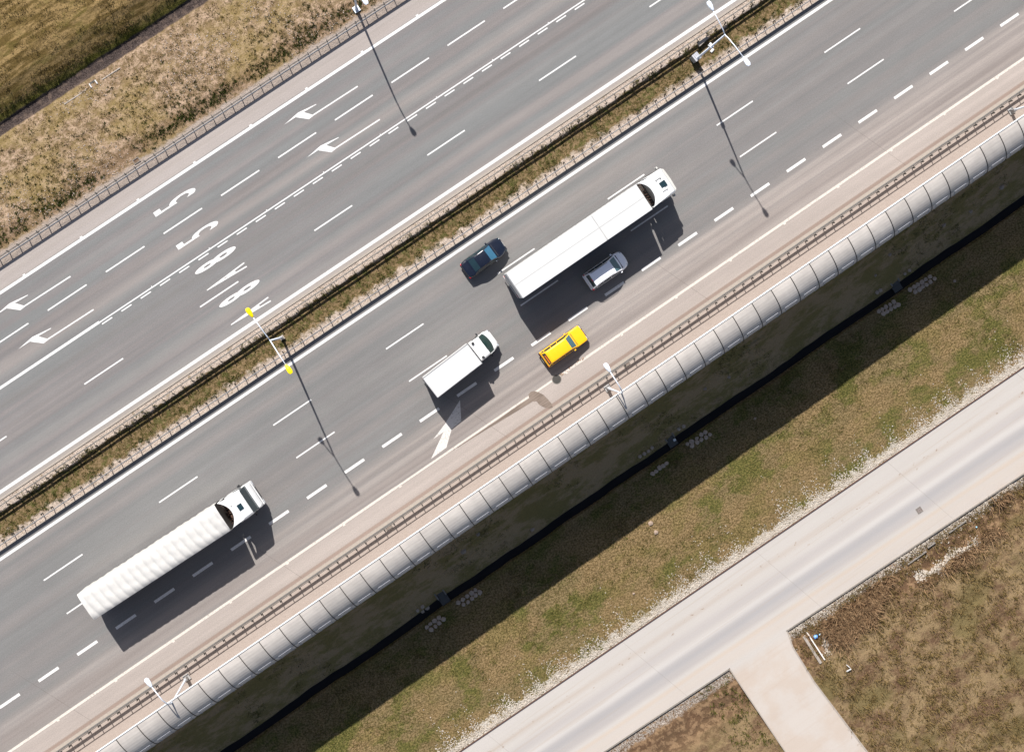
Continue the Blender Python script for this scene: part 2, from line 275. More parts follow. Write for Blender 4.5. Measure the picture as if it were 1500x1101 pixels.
# ------------------------------------------------------------------ mesh helpers
class MB:
    def __init__(s): s.v = []; s.f = []; s.mi = []
    def add(s, vs, fs, mi=0):
        o = len(s.v); s.v += [tuple(v) for v in vs]; s.f += [tuple(i+o for i in f) for f in fs]; s.mi += [mi]*len(fs); return s
    def box(s, x0, x1, y0, y1, z0, z1):
        return s.add([(x, y, z) for z in (z0, z1) for (x, y) in ((x0, y0), (x1, y0), (x1, y1), (x0, y1))],
                     [(3, 2, 1, 0), (4, 5, 6, 7), (0, 1, 5, 4), (1, 2, 6, 5), (2, 3, 7, 6), (3, 0, 4, 7)])
    def prism(s, poly, z0, z1):
        n = len(poly); vs = [(x, y, z0) for x, y in poly]+[(x, y, z1) for x, y in poly]
        fs = [tuple(range(n-1, -1, -1)), tuple(range(n, 2*n))]+[(i, (i+1) % n, n+(i+1) % n, n+i) for i in range(n)]
        return s.add(vs, fs)
    def prism_y(s, poly, y0, y1):          # polygon in x,z
        n = len(poly); vs = [(x, y0, z) for x, z in poly]+[(x, y1, z) for x, z in poly]
        return s.add(vs, [tuple(range(n)), tuple(range(2*n-1, n-1, -1))]+[(i, n+i, n+(i+1) % n, (i+1) % n) for i in range(n)])
    def prism_x(s, poly, x0, x1):          # polygon in y,z
        n = len(poly); vs = [(x0, y, z) for y, z in poly]+[(x1, y, z) for y, z in poly]
        return s.add(vs, [tuple(range(n-1, -1, -1)), tuple(range(n, 2*n))]+[(i, (i+1) % n, n+(i+1) % n, n+i) for i in range(n)])
    def tube(s, pts, r, seg=8):
        pts = [Vector(p) for p in pts]; n = len(pts); rs = r if isinstance(r, (list, tuple)) else [r]*n; vs = []
        for i, p in enumerate(pts):
            d = (pts[min(i+1, n-1)]-pts[max(i-1, 0)]).normalized(); u = Vector((0, 0, 1)) if abs(d.z) < .9 else Vector((1, 0, 0))
            a_ = d.cross(u).normalized(); b_ = d.cross(a_).normalized()
            for k in range(seg): t = 2*math.pi*k/seg; vs.append(p+(a_*math.cos(t)+b_*math.sin(t))*rs[i])
        fs = [(i*seg+k, i*seg+(k+1) % seg, (i+1)*seg+(k+1) % seg, (i+1)*seg+k) for i in range(n-1) for k in range(seg)]
        fs += [tuple(range(seg-1, -1, -1)), tuple(range((n-1)*seg, n*seg))]
        return s.add(vs, fs)
    def cyl_y(s, x, z, y0, y1, r, seg=20): return s.tube([(x, y0, z), (x, y1, z)], r, seg)
    def build(s, name, mat, parent=None, smooth=False, bevel=0, seg=2, loc=None):
        me = bpy.data.meshes.new(name); me.from_pydata(s.v, [], s.f); me.update()
        bm = bmesh.new(); bm.from_mesh(me); bmesh.ops.recalc_face_normals(bm, faces=bm.faces[:]); bm.to_mesh(me); bm.free()
        for m in (mat if isinstance(mat, list) else [mat]): me.materials.append(m)
        if smooth: me.polygons.foreach_set('use_smooth', [True]*len(me.polygons))
        o = bpy.data.objects.new(name, me); COL.objects.link(o)
        if parent: o.parent = parent
        if loc: o.location = loc
        if bevel:
            b = o.modifiers.new('bevel', 'BEVEL'); b.width = bevel; b.segments = seg; b.limit_method = 'ANGLE'; b.angle_limit = R(35); b.harden_normals = False
        return o
def tag(o, label=None, cat=None, group=None, kind=None):
    if label: o['label'] = label
    if cat: o['category'] = cat
    if group: o['group'] = group
    if kind: o['kind'] = kind
    return o
def thing(name, loc, label, cat, group=None, rz=0):
    o = bpy.data.objects.new(name, None); COL.objects.link(o); o.location = loc; o.rotation_euler = (0, 0, rz); o.empty_display_size = .5
    return tag(o, label, cat, group)
def struct(mb, name, mat, **k): return tag(mb.build(name, mat, **k), kind='structure')
def clone(o, parent=None):
    c = o.copy(); COL.objects.link(c)
    if parent is not None: c.parent = parent
    for ch in [q for q in bpy.data.objects if q.parent == o and q != c]: clone(ch, c)
    return c
def fast_mesh(name, V, F, mat):
    me = bpy.data.meshes.new(name); V = np.asarray(V, 'f4'); F = np.asarray(F, 'i4'); k = F.shape[1]
    me.vertices.add(len(V)); me.vertices.foreach_set('co', V.ravel()); me.loops.add(F.size); me.loops.foreach_set('vertex_index', F.ravel())
    me.polygons.add(len(F)); me.polygons.foreach_set('loop_start', np.arange(0, F.size, k, dtype='i4')); me.update(calc_edges=True); me.validate()
    me.materials.append(mat); o = bpy.data.objects.new(name, me); COL.objects.link(o); return o

# ------------------------------------------------------------------ terrain
PROF = [(-2500, -4.3), (-300, -4.2), (-80, -4.15), (-60, -4.0), (-52, -4.12), (-48.2, -4.35), (-46.6, -4.12), (-45.2, -4.10), (-37.3, -4.10), (-35.5, -4.02), (-29, -3.85), (-25.9, -4.0), (-25.1, -4.12),
        (-24.9, -4.62), (-24.3, -4.62), (-24.1, -4.08), (-23.0, -3.55), (-20.2, -1.2), (-19.3, -.15), (-18.6, -.03), (-15.2, -.03), (-14.8, -.08),
        (1.9, -.08), (2.06, -.03), (2.9, -.04), (3.5, -.22), (4.25, -.34), (4.64, -.38), (4.84, -.06), (4.95, -.03), (5.85, -.03), (5.95, -.08), (22.2, -.08), (22.35, -.03), (23.6, -.04),
        (25, -.18), (28, -.75), (31.2, -1.42), (32.0, -1.62), (32.3, -1.78), (32.9, -1.8), (33.1, -1.6), (34.0, -1.05), (35.3, -.42), (36.6, -.22), (45, -.2), (300, 0), (2500, .3)]
PY = np.array([p[0] for p in PROF]); PZ = np.array([p[1] for p in PROF])
def hnoise(x, y, s, seed):
    r = np.random.default_rng(seed); v = 0
    for k in range(6):
        t = r.uniform(0, 2*math.pi); f = s*r.uniform(.6, 1.7); v = v+np.sin(f*(x*math.cos(t)+y*math.sin(t))+r.uniform(0, 6.28))
    return v/6
def gz(x, y):
    x = np.asarray(x, float); y = np.asarray(y, float)
    wob = .16*hnoise(x, x*0, .35, 4)+.06*hnoise(x, x*0, 1.7, 5)
    yw = np.where((y < -20.5) & (y > -28), y+wob*1.3, np.where((y > 3.2) & (y < 4.92), y+.25*wob, np.where(y > 30, y+wob, y)))
    z = np.interp(yw, PY, PZ)
    rough = np.where(y < -46, .16, np.where((y > -36) & (y < -19.5), .06, np.where(y > 24, .06, np.where((y > 2.9) & (y < 4.9), .03, 0.0))))
    inj = (y < -45.0) & (x < 13.3) & (x > 6.6); rough = np.where(inj, 0, rough)
    z = np.where(inj, -4.10, z)
    return z+rough*(hnoise(x, y, 1.3, 1)+.6*hnoise(x, y, 3.9, 2))
ys = set([p[0] for p in PROF])
for a0, b0, st in ((-72, -46, .5), (-46, -36, 1.0), (-36, -26, .4), (-26, -19, .12), (-19, 2, 1.5), (2, 6, .12), (24, 31, .5), (31, 37, .12), (37, 46, .5)):
    ys |= set(np.round(np.arange(a0, b0, st), 3))
ys = np.array(sorted(ys)); xs = np.concatenate([[-2500, -600, -200, -100], np.arange(-62, 74.1, .5), [100, 200, 600, 2500]])
GX, GY = np.meshgrid(xs, ys, indexing='ij'); V = np.stack([GX, GY, gz(GX, GY)], -1).reshape(-1, 3); ny = len(ys)
I, J = np.meshgrid(np.arange(len(xs)-1), np.arange(ny-1), indexing='ij'); q = (I*ny+J).ravel()
g = fast_mesh('ground', V, np.stack([q, q+ny, q+ny+1, q+1], 1), M['ground']); tag(g, kind='structure'); g.data.polygons.foreach_set('use_smooth', [True]*len(g.data.polygons))

XL, XR = -900, 900
def sheet(name, pts, z, mat): return struct(MB().prism(pts, z-.12, z), name, mat)
sheet('road', [(XL, 5.87), (XR, 5.87), (XR, 22.28), (XL, 22.28)], 0, M['road_west'])
sheet('road', [(XL, -14.85), (XR, -14.85), (XR, 2.05), (XL, 2.05)], 0, M['road_east'])
struct(MB().prism([(XL, -15.22), (XR, -15.22), (XR, -14.853), (XL, -14.853)], -.12, .012), 'kerb', M['concrete'])
struct(MB().prism([(XL, 5.70), (XR, 5.70), (XR, 5.868), (XL, 5.868)], -.12, .03), 'kerb', M['concrete'])
struct(MB().prism([(XL, 2.052), (XR, 2.052), (XR, 2.16), (XL, 2.16)], -.12, .04), 'kerb', M['concrete'])
up = lambda x: -37.18-.0125*x
lo = lambda x: -44.98-.0295*x
ZS = -4.0
sheet('service_road', [(-250, lo(-250)), (-250, up(-250)), (300, up(300)), (300, lo(300))][::-1], ZS, M['road_service'])
sheet('side_road', [(6.83, lo(6.83)-.003), (6.82, -80), (8.5, -300), (19, -300), (14.5, -80), (12.8, -50.9), (12.95, -47), (13.24, lo(13.24)-.003)], ZS, M['road_service'])
mk = MB()                                   # thin raised edge kerbs of the service road
def strip(mb, p0, p1, wd, z0, z1):
    p0 = Vector(p0); p1 = Vector(p1); d = (p1-p0).normalized(); nn = Vector((-d.y, d.x))*wd/2
    mb.prism([p0+nn, p0-nn, p1-nn, p1+nn], z0, z1)
strip(mk, (-120, up(-120)+.05), (160, up(160)+.05), .06, ZS-.1, ZS+.10)
struct(mk, 'kerb', M['rust'])
mk = MB(); strip(mk, (13.3, lo(13.3)-.06), (160, lo(160)-.06), .10, ZS-.1, ZS+.08); strip(mk, (-120, lo(-120)-.06), (6.7, lo(6.7)-.06), .10, ZS-.1, ZS+.08)
struct(mk, 'kerb', M['concrete_dark'])
mk = MB(); strip(mk, (13.28, lo(13.3)-.12), (12.9, -47), .10, ZS-.1, ZS+.07); strip(mk, (12.9, -47.02), (12.75, -50.9), .10, ZS-.1, ZS+.07); strip(mk, (12.75, -50.92), (14.4, -80), .10, ZS-.1, ZS+.07)
strip(mk, (6.77, lo(6.8)-.12), (6.77, -80), .10, ZS-.1, ZS+.07)
struct(mk, 'kerb', M['concrete'])
struct(MB().prism([(-300, -24.98), (300, -24.98), (300, -24.05), (-300, -24.05)], -4.56, -4.44), 'ditch_water', M['water'])

# ------------------------------------------------------------------ road markings
ZM = .004
def flat(name, rects, mat, z=ZM):
    mb = MB()
    for x0, x1, y0, y1 in rects: mb.add([(x0, y0, z), (x1, y0, z), (x1, y1, z), (x0, y1, z)], [(0, 1, 2, 3)])
    return struct(mb, name, mat)
def dashes(y, wd, start, on, per, lo_=-70, hi_=85, mat='marking', only=None):
    r = []; x = start
    while x > lo_: x -= per
    while x < hi_:
        if only is None or only(x): r.append((x, x+on, y-wd/2, y+wd/2))
        x += per
    flat('lane_marking', r, M[mat])
flat('edge_line', [(-300, 300, 20.39, 20.64)]+[(x-.12, x+.12, 20.64, 20.76) for x in np.arange(-54.4, 80, 5.86)], M['marking'])
dashes(17.03, .125, 4.72, 4.0, 5.98)
flat('lane_marking', [(-22.1, 300, 13.66, 13.77)]+[(-300, -22.1, 13.63, 13.86)]+[(x, x+.07, 13.77, 13.86) for x in np.arange(-16.7, 60, 6)], M['marking'])
dashes(13.47, .11, -16.03, 1.05, 2.0, only=lambda x: x > -22.3)
dashes(10.0, .125, -26.23, 4.0, 12.0)
flat('edge_line', [(-300, 300, 6.16, 6.44)], M['marking'])
flat('edge_line', [(-300, 300, 1.35, 1.60)], M['marking'])
dashes(-2.15, .125, -26.80, 4.0, 11.96)
dashes(-5.67, .125, -38.8, 4.05, 12.0)
dashes(-9.16, .25, 0.0, 2.06, 4.01)
flat('edge_line', [(-300, -9, -12.94, -12.72), (-9, 9, -12.92, -12.74), (9, 300, -12.94, -12.72)]+[(x-.12, x+.12, -13.04, -12.94) for x in np.arange(-56.7, 90, 6)], M['marking_dusty'])
ARW = [[(8.07, 18.43), (8.07, 18.31), (3.6, 18.38), (3.6, 18.50), (2.96, 19.09), (4.12, 19.07), (2.65, 19.49), (0.86, 19.11), (2.06, 19.2), (2.87, 18.37), (3.62, 18.39)]]
def arrow(dx, dy):
    mb = MB(); z = ZM
    mb.add([(x+dx, y+dy, z) for x, y in ((8.05, 18.33), (8.05, 18.45), (3.35, 18.50), (3.35, 18.38))], [(0, 1, 2, 3)])          # shaft
    mb.add([(x+dx, y+dy, z) for x, y in ((3.348, 18.50), (3.348, 18.37), (2.87, 18.34), (2.00, 19.12), (2.40, 19.34), (2.85, 19.10))], [(0, 1, 2, 3, 4, 5)])
    mb.add([(x+dx, y+dy, z+.0) for x, y in ((2.397, 19.342), (1.997, 19.122), (.80, 19.13))], [(0, 1, 2)])                          # tail tip
    mb.add([(x+dx, y+dy, z) for x, y in ((2.403, 19.343), (4.15, 19.10), (4.13, 19.04), (2.853, 19.103))], [(0, 1, 2, 3)])
    return struct(mb, 'lane_arrow', M['marking'])
arrow(0, 0); arrow(0, -3.47); arrow(-29.95, 0); arrow(-29.95, -3.47)
mb = MB(); mb.add([(x, y, ZM) for x, y in ((.0, -9.60), (-.97, -11.22), (-2.05, -11.31), (-2.80, -11.12), (-2.28, -10.59))], [(0, 1, 2, 3, 4)])
mb.add([(x, y, ZM) for x, y in ((-2.052, -11.313), (-3.36, -12.42), (-5.06, -12.48), (-2.802, -11.123))], [(0, 1, 2, 3)])
mb.add([(x, y, ZM) for x, y in ((-2.283, -10.593), (-2.803, -11.12), (-3.90, -11.14))], [(0, 1, 2)])
struct(mb, 'lane_arrow', M['marking_worn'])

def letter(ch, x0, x1, yc, width, off=.03):
    """a stretched painted character; its top points towards -X as drivers of the west carriageway read it"""
    cu = bpy.data.curves.new('letter', 'FONT'); cu.body = ch; cu.size = 1; cu.offset = off; cu.fill_mode = 'FRONT'; cu.resolution_u = 6
    to = bpy.data.objects.new('tmp', cu); COL.objects.link(to); dg = bpy.context.evaluated_depsgraph_get(); me = bpy.data.meshes.new_from_object(to.evaluated_get(dg))
    bpy.data.objects.remove(to); co = np.array([v.co[:] for v in me.vertices]); mn = co.min(0); mx = co.max(0)
    u = (co[:, 0]-mn[0])/(mx[0]-mn[0]); v = (co[:, 1]-mn[1])/(mx[1]-mn[1])
    for k, vt in enumerate(me.vertices): vt.co = (x1+(x0-x1)*v[k], yc+(u[k]-.5)*width, ZM)
    if me.polygons[0].normal.z < 0: me.flip_normals()
    me.materials.clear(); me.materials.append(M['marking']); me.name = 'lane_number'
    o = bpy.data.objects.new('lane_number', me); COL.objects.link(o); return tag(o, kind='structure')
letter('5', -12.95, -8.75, 18.80, .54, .012); letter('5', -12.95, -8.75, 15.35, .54, .012)
letter('8', -12.95, -8.72, 12.63, .54, .035); letter('A', -12.92, -8.88, 10.88, .50, .04)
letter('8', -12.85, -8.65, 9.07, .54, .035); letter('A', -12.90, -8.85, 7.22, .50, .04)

# damp stains and tyre dirt on the shoulder
def blob(poly, mat, name, z=ZM):
    mb = MB(); n = len(poly); mb.add([(x, y, z) for x, y in poly], [tuple(range(n))]); return struct(mb, name, mat)
a = NT('damp_stain', .6, spec=.4); n = a.noise((.5, 5, 1), 3); a.col(a.mix(a.ss(n, .4, .6), alb(140, 123, 110), alb(166, 148, 134))); M['stain'] = a.m
blob([(5.35, -13.42), (5.20, -12.95), (5.32, -12.66), (5.62, -12.56), (5.92, -12.66), (6.2, -12.98), (6.45, -13.45), (6.55, -14.0), (6.6, -14.5), (6.5, -14.85), (6.15, -14.7), (5.85, -14.4), (5.62, -13.95), (5.6, -13.55)][::-1], M['stain'], 'damp_patch', .008)
blob([(5.19, -12.97), (5.34, -13.38), (4.2, -13.33), (2.2, -13.22), (.4, -13.1), (-3, -12.98), (-3, -12.95), (.4, -12.96), (2.2, -12.96), (4.2, -12.9)], M['stain'], 'damp_patch', .012)
mh = MB(); mh.tube([(8.2, -12.95, -.05), (8.2, -12.95, .016)], .38, 24)
mo = thing('manhole_cover', (0, 0, 0), 'dark round manhole cover beside the worn white edge line behind the yellow car', 'manhole')
mh.build('cover', M['galv_dark'], mo); mr = MB(); mr.tube([(8.2, -12.95, -.05), (8.2, -12.95, .009)], .44, 24); mr.build('frame', M['concrete_dark'], mo)
dm = MB()
for k in range(46):
    x = 8.6+RNG.random()*3.2; y = -12.75-.25*RNG.random()+(x-8.6)*.06; r_ = .03+.09*RNG.random()**3
    dm.tube([(x, y, 0), (x, y, .02)], [r_, r_*.6], 6)
tag(dm.build('dirt_crumbs', M['clod']), 'crumbs of brown dirt on the shoulder between manhole and yellow car', 'dirt', kind='stuff')

# ------------------------------------------------------------------ safety rails
def wbeam(x0, x1, y, zc, side, depth=.065, hh=.118, th=.006):
    """W-profile steel beam; side = direction its face points along Y"""
    pr = [(0, -1), (.6, -.82), (1, -.6), (.55, -.3), (.1, 0), (.55, .3), (1, .6), (.6, .82), (0, 1)]
    out = [(y+side*d*depth, zc+h*hh) for d, h in pr]; inn = [(y+side*(d*depth)-side*.025, zc+h*hh) for d, h in pr[::-1]]
    mb = MB(); mb.prism_x(out+inn, x0, x1); return mb
def guardrail(label, yb, zc, side, ypost, x0post, toprail=None, back=None, xa=-62, xb=78, nview=100, vx=(-52, 66), zpost=None, pm='galv_dark', bm_='galv'):
    root = thing('guardrail', (0, 0, 0), label, 'guardrail')
    wbeam(xa, xb, yb, zc, side).build('beam', M[bm_], root)
    zp = zpost or (zc+.1)
    if toprail:
        for dz in toprail: mb = MB(); mb.tube([(xa, yb-side*.10, dz), (xb, yb-side*.10, dz)], .035, 8); mb.build('top_rail', M['galv_dull'], root)
    if back:
        mb = MB(); mb.box(xa, xb, yb-side*back-.03, yb-side*back+.03, zc+.02, zc+.12); mb.build('rear_rail', M['galv_dull'], root)
    xsp = np.arange(x0post, xb, 1.0); mid = (vx[0]+vx[1])/2; xsp = xsp[(xsp > xa)]
    order = sorted(xsp, key=lambda q: abs(q-mid)); first = order[:nview]; rest = order[nview:]
    def post(mb, x):
        mb.box(x-.03, x+.03, ypost-.055, ypost+.055, -.35, zp); lo_y, hi_y = sorted((ypost+side*.05, yb-side*.026)); mb.box(x-.018, x+.018, lo_y, hi_y, zc-.10, zc-.02); return mb
    p0 = post(MB(), 0).build('post', M[pm], root); p0.location.x = first[0]
    for x in first[1:]: c_ = p0.copy(); COL.objects.link(c_); c_.location.x = x
    if rest:
        mb = MB()
        for x in rest: post(mb, x)
        tag(mb.build('posts', M[pm], root), kind='stuff')
    return root
guardrail('steel guardrail with twin rails along the dry sandy slope, outermost on the left', 22.82, .60, -1, 23.08, -59.99, back=.16, vx=(-28, 20))
guardrail('steel guardrail along the upper gravel edge of the grassy median', 5.28, .60, 1, 5.0, -59.36, vx=(-38, 42), bm_='galv_dull')
guardrail('steel guardrail along the lower gravel edge of the grassy median', 2.50, .60, -1, 2.73, -59.5, vx=(-41, 49))
guardrail('tall steel guardrail with a top tube on the shoulder beside the noise barrier', -15.10, .62, 1, -15.36, -60.0, toprail=(.95,), vx=(-36, 60), bm_='galv_dull')

# drain grates and small boxes set in the gravel edges
def grate(x, y, z, sx, sy, label, rz=0):
    root = thing('drain_grate', (x, y, z), label, 'drain', 'drain grates along the carriageways', rz)
    f = MB(); f.box(-sx, sx, -sy, -sy+.06, -.1, .03); f.box(-sx, sx, sy-.06, sy, -.1, .03); f.box(-sx, -sx+.06, -sy+.062, sy-.062, -.1, .03); f.box(sx-.06, sx, -sy+.062, sy-.062, -.1, .03); f.build('frame', M['concrete_dark'], root)
    b = MB()
    for k in range(7): xx = -sx+.09+(2*sx-.18)*k/6; b.box(xx-.012, xx+.012, -sy+.062, sy-.062, -.08, .02)
    b.build('bars', M['rust'], root)
grate(14.2, -15.40, 0, .32, .16, 'small rusty drain grate under the shoulder rail just ahead of the yellow car')
grate(-11.57, -15.40, 0, .32, .16, 'small rusty drain grate under the shoulder rail beyond the second lorry')
grate(-11.57, 23.55, 0, .30, .22, 'small framed drain grate in pale gravel behind the outermost left guardrail')
grate(30.2, -43.26, ZS+.004, .28, .28, 'lone rusty drain grate in the tyre tracks of the pale service road')

# ------------------------------------------------------------------ noise barrier
nb = thing('noise_barrier', (0, 0, 0), 'long pale curved noise barrier arching towards the shoulder of the motorway', 'noise barrier')
YB, ZB, AW, AH = -16.10, 5.5, 2.58, 2.1
def arc(t0=0, t1=90, n=10, off=0): return [(YB-(AW+off)*math.sin(R(t0+(t1-t0)*k/n)), ZB+(AH+off)*math.cos(R(t0+(t1-t0)*k/n))) for k in range(n+1)]
sec = arc(0, 57, 9); inn = arc(0, 57, 9, -.06)[::-1]
pm = MB(); pm.prism_x(sec+inn, .001, 1.999)
seclo = arc(57.1, 90, 7)+[(YB-AW, 1.0)]; innlo = [(YB-AW+.05, 1.0)]+arc(57.1, 90, 7, -.05)[::-1]
lw = MB(); lw.prism_x(seclo+innlo, .001, 1.999)
fr = MB()                                                     # raised aluminium frame of the lower window
ob = arc(55.5, 57.6, 1, .03)+arc(55.5, 57.6, 1, -.01)[::-1]; fr.prism_x(ob, .40, 1.66)
for xx in (.40, 1.60): fr.prism_x(arc(57.7, 82, 5, .03)+arc(57.7, 82, 5, -.01)[::-1], xx, xx+.06)
rib = MB(); rib.prism_x(arc(0, 90, 14, .035)+[(YB-AW-.035, -.3), (YB-AW+.16, -.3)]+arc(0, 90, 14, -.16)[::-1], -.032, .032)
base = MB(); base.prism_x([(YB-AW-.08, -.4), (YB-AW+.10, -.4), (YB-AW+.10, .99), (YB-AW-.08, .99)], .001, 1.999)
protos = [pm.build('curved_panel', M['barrier'], nb, smooth=False), lw.build('lower_panel', M['barrier_low'], nb), fr.build('panel_frame', M['frame_pale'], nb), rib.build('rib', M['galv_dark'], nb), base.build('base_panel', M['concrete_dark'], nb)]
for p_ in protos: p_.location.x = -62.95
k = 1
while -62.95+2.0*k < 78:
    for p_ in protos: c_ = p_.copy(); COL.objects.link(c_); c_.location.x = -62.95+2.0*k; c_.parent = nb
    k += 1
rm = MB(); rm.tube([(-62.95, YB+.03, ZB+AH+.0), (79, YB+.03, ZB+AH+.0)], .065, 8); rm.build('edge_tube', M['white_paint'], nb)

# ------------------------------------------------------------------ street lamps
def luminaire(root, p0, p1, mat, name='lamp_head'):
    """flat tapered head from p0 (arm end) to p1 (tip)"""
    p0 = Vector(p0); p1 = Vector(p1); d = (p1-p0); L = d.length; d.normalize(); s_ = Vector((1, 0, 0)); u = d.cross(s_).normalized()
    if u.z < 0: u = -u
    mb = MB(); st = [(0, .07, .06), (.12, .12, .10), (.45, .19, .15), (.8, .20, .13), (1, .12, .05)]; vs = []
    for t, w_, h_ in st:
        c_ = p0+d*(L*t)
        for (a_, b_) in ((-1, -.35), (1, -.35), (1, .2), (.55, .65), (-.55, .65), (-1, .2)): vs.append(c_+s_*(a_*w_)+u*(b_*h_))
    n = 6; fs = [(i*n+k, i*n+(k+1) % n, (i+1)*n+(k+1) % n, (i+1)*n+k) for i in range(len(st)-1) for k in range(n)]+[tuple(range(n-1, -1, -1)), tuple(range((len(st)-1)*n, len(st)*n))]
    mb.add(vs, fs); h = mb.build(name, mat, root, smooth=False, bevel=.015)
    gl_ = MB(); c0 = p0+d*(L*.4)-u*.055; c1_ = p0+d*(L*.85)-u*.055; gl_.tube([c0, (c0+c1_)/2-u*.03, c1_], [.10, .13, .09], 8); gl_.build('lens', M['clear_lens'], h)
def lamp_double(x, y, head_mat, label, heads):
    root = thing('street_lamp', (x, y, -.5), label, 'street lamp', 'street lamps of the motorway')
    mb = MB(); mb.tube([(0, 0, .35), (0, 0, 1.5), (0, 0, 11.4)], [.13, .11, .06], 12); mb.build('pole', M['lamp_white'], root, smooth=True)
    mb = MB(); mb.box(-.2, .2, -.2, .2, .3, .62); mb.build('base', M['concrete'], root, bevel=.02)
    for hy in heads:
        s_ = 1 if hy > 0 else -1; a_ = abs(hy)
        mb = MB(); mb.tube([(0, 0, 11.3), (0, s_*.35, 11.62), (0, s_*1.2, 11.95), (0, s_*(a_-.75), 12.22)], [.05, .045, .042, .04], 8); mb.build('arm', M['lamp_white'], root, smooth=True)
        luminaire(root, (0, s_*(a_-.85), 12.24), (0, hy, 12.36), head_mat)
    return root
L1 = lamp_double(34.66, 3.80, M['lamp_white'], 'white double-headed street lamp rising beside the grey cabinet on the median', (2.98, -3.2))
mb = MB(); mb.tube([(0, 0, 6.35), (0, 0, 6.75)], .17, 10); mb.build('pole_box', M['lamp_white'], L1, bevel=.02)
lamp_double(-9.86, 3.80, M['lamp_yellow'], 'double-headed street lamp with two bright yellow heads on the median', (3.1, -3.15))
def lamp_single(x, y, s_, arm, label, z0=-.05, base_mat='lamp_white', h=9.7):
    root = thing('street_lamp', (x, y, z0), label, 'street lamp', 'street lamps of the motorway')
    mb = MB(); mb.tube([(0, 0, .0), (0, 0, 1.4), (0, 0, h-2.5), (0, s_*.06, h-1.6), (0, s_*.35, h-.8), (0, s_*.9, h-.3), (0, s_*(arm-.75), h-.08)], [.12, .10, .075, .065, .058, .05, .04], 12)
    mb.build('pole', M['lamp_white'], root, smooth=True)
    mb = MB(); mb.box(-.28, .28, -.28, .28, -.4, .16); mb.box(-.13, .13, -.15, .15, .162, .9); mb.build('base', M[base_mat], root, bevel=.02)
    luminaire(root, (0, s_*(arm-.85), h-.06), (0, s_*arm, h), M['lamp_white'])
lamp_single(11.75, 24.03, -1, 2.1, 'white single street lamp on the sandy slope above the left guardrail')
lamp_single(11.57, -16.2, 1, 3.15, 'white single street lamp beside the noise barrier, the one nearest the yellow car', base_mat='galv')
lamp_single(-33.55, -16.25, 1, 3.15, 'white single street lamp beside the noise barrier below the tarpaulin lorry', base_mat='galv')
lamp_single(56.72, -16.2, 1, 3.15, 'street lamp beside the noise barrier at the right end of the motorway', base_mat='galv')

# median cabinet, slab and small blocks by the white lamp
cb = thing('cabinet', (34.62, 3.95, -.45), 'pale grey metal cabinet on the median at the foot of the white double lamp', 'cabinet', rz=R(6))
mb = MB(); mb.box(-.27, .27, -.30, .30, 0, 1.35); mb.build('housing', M['grey_panel'], cb, bevel=.02)
mb = MB(); mb.box(-.31, .31, -.34, .34, 1.352, 1.40)
for k in range(4): mb.box(-.31+.17*k, -.22+.17*k, -.34, .34, 1.401, 1.44)
mb.build('lid', M['frame_pale'], cb, bevel=.01)
mb = MB(); mb.box(-.2, .2, -.315, -.301, .2, 1.2); mb.build('door', M['white_panel'], cb)
mb = MB(); mb.prism([(35.55, 4.55), (36.75, 4.75), (36.6, 5.05), (35.6, 4.98)], -.1, .16); tag(mb.build('concrete_slab', M['concrete'], bevel=.03), 'long pale concrete slab beside the upper median guardrail near the cabinet', 'slab')
for (x, y, l_) in ((36.58, 4.22, 'small white stone block on the median between the slab and the lamp'), (36.43, 3.66, 'small white stone block on the median grass nearest the lamp foot')):
    mb = MB(); mb.box(-.2, .2, -.11, .11, 0, .2); o = mb.build('stone_block', M['white_panel'], bevel=.04, loc=(x, y, float(gz(x, y))-.02)); o.rotation_euler.z = R(15); tag(o, l_, 'stone block', 'stone blocks on the median')

# ------------------------------------------------------------------ vehicles
def wheel(root, x, y, r, wd, name='wheel'):
    s_ = 1 if y > 0 else -1
    wr = bpy.data.objects.new(name, None); COL.objects.link(wr); wr.parent = root; wr.location = (x, y, r); wr.empty_display_size = .2
    mb = MB(); mb.tube([(0, -s_*wd*.5, 0), (0, -s_*wd*.42, 0), (0, s_*wd*.38, 0), (0, s_*wd*.5, 0)], [r*.9, r, r, r*.9], 24); mb.build('tyre', M['rubber'], wr, smooth=False)
    mb = MB(); mb.tube([(0, s_*wd*.30, 0), (0, s_*wd*.505, 0), (0, s_*wd*.53, 0)], [r*.62, r*.60, r*.2], 20); mb.build('rim', M['rim'], wr, smooth=False)

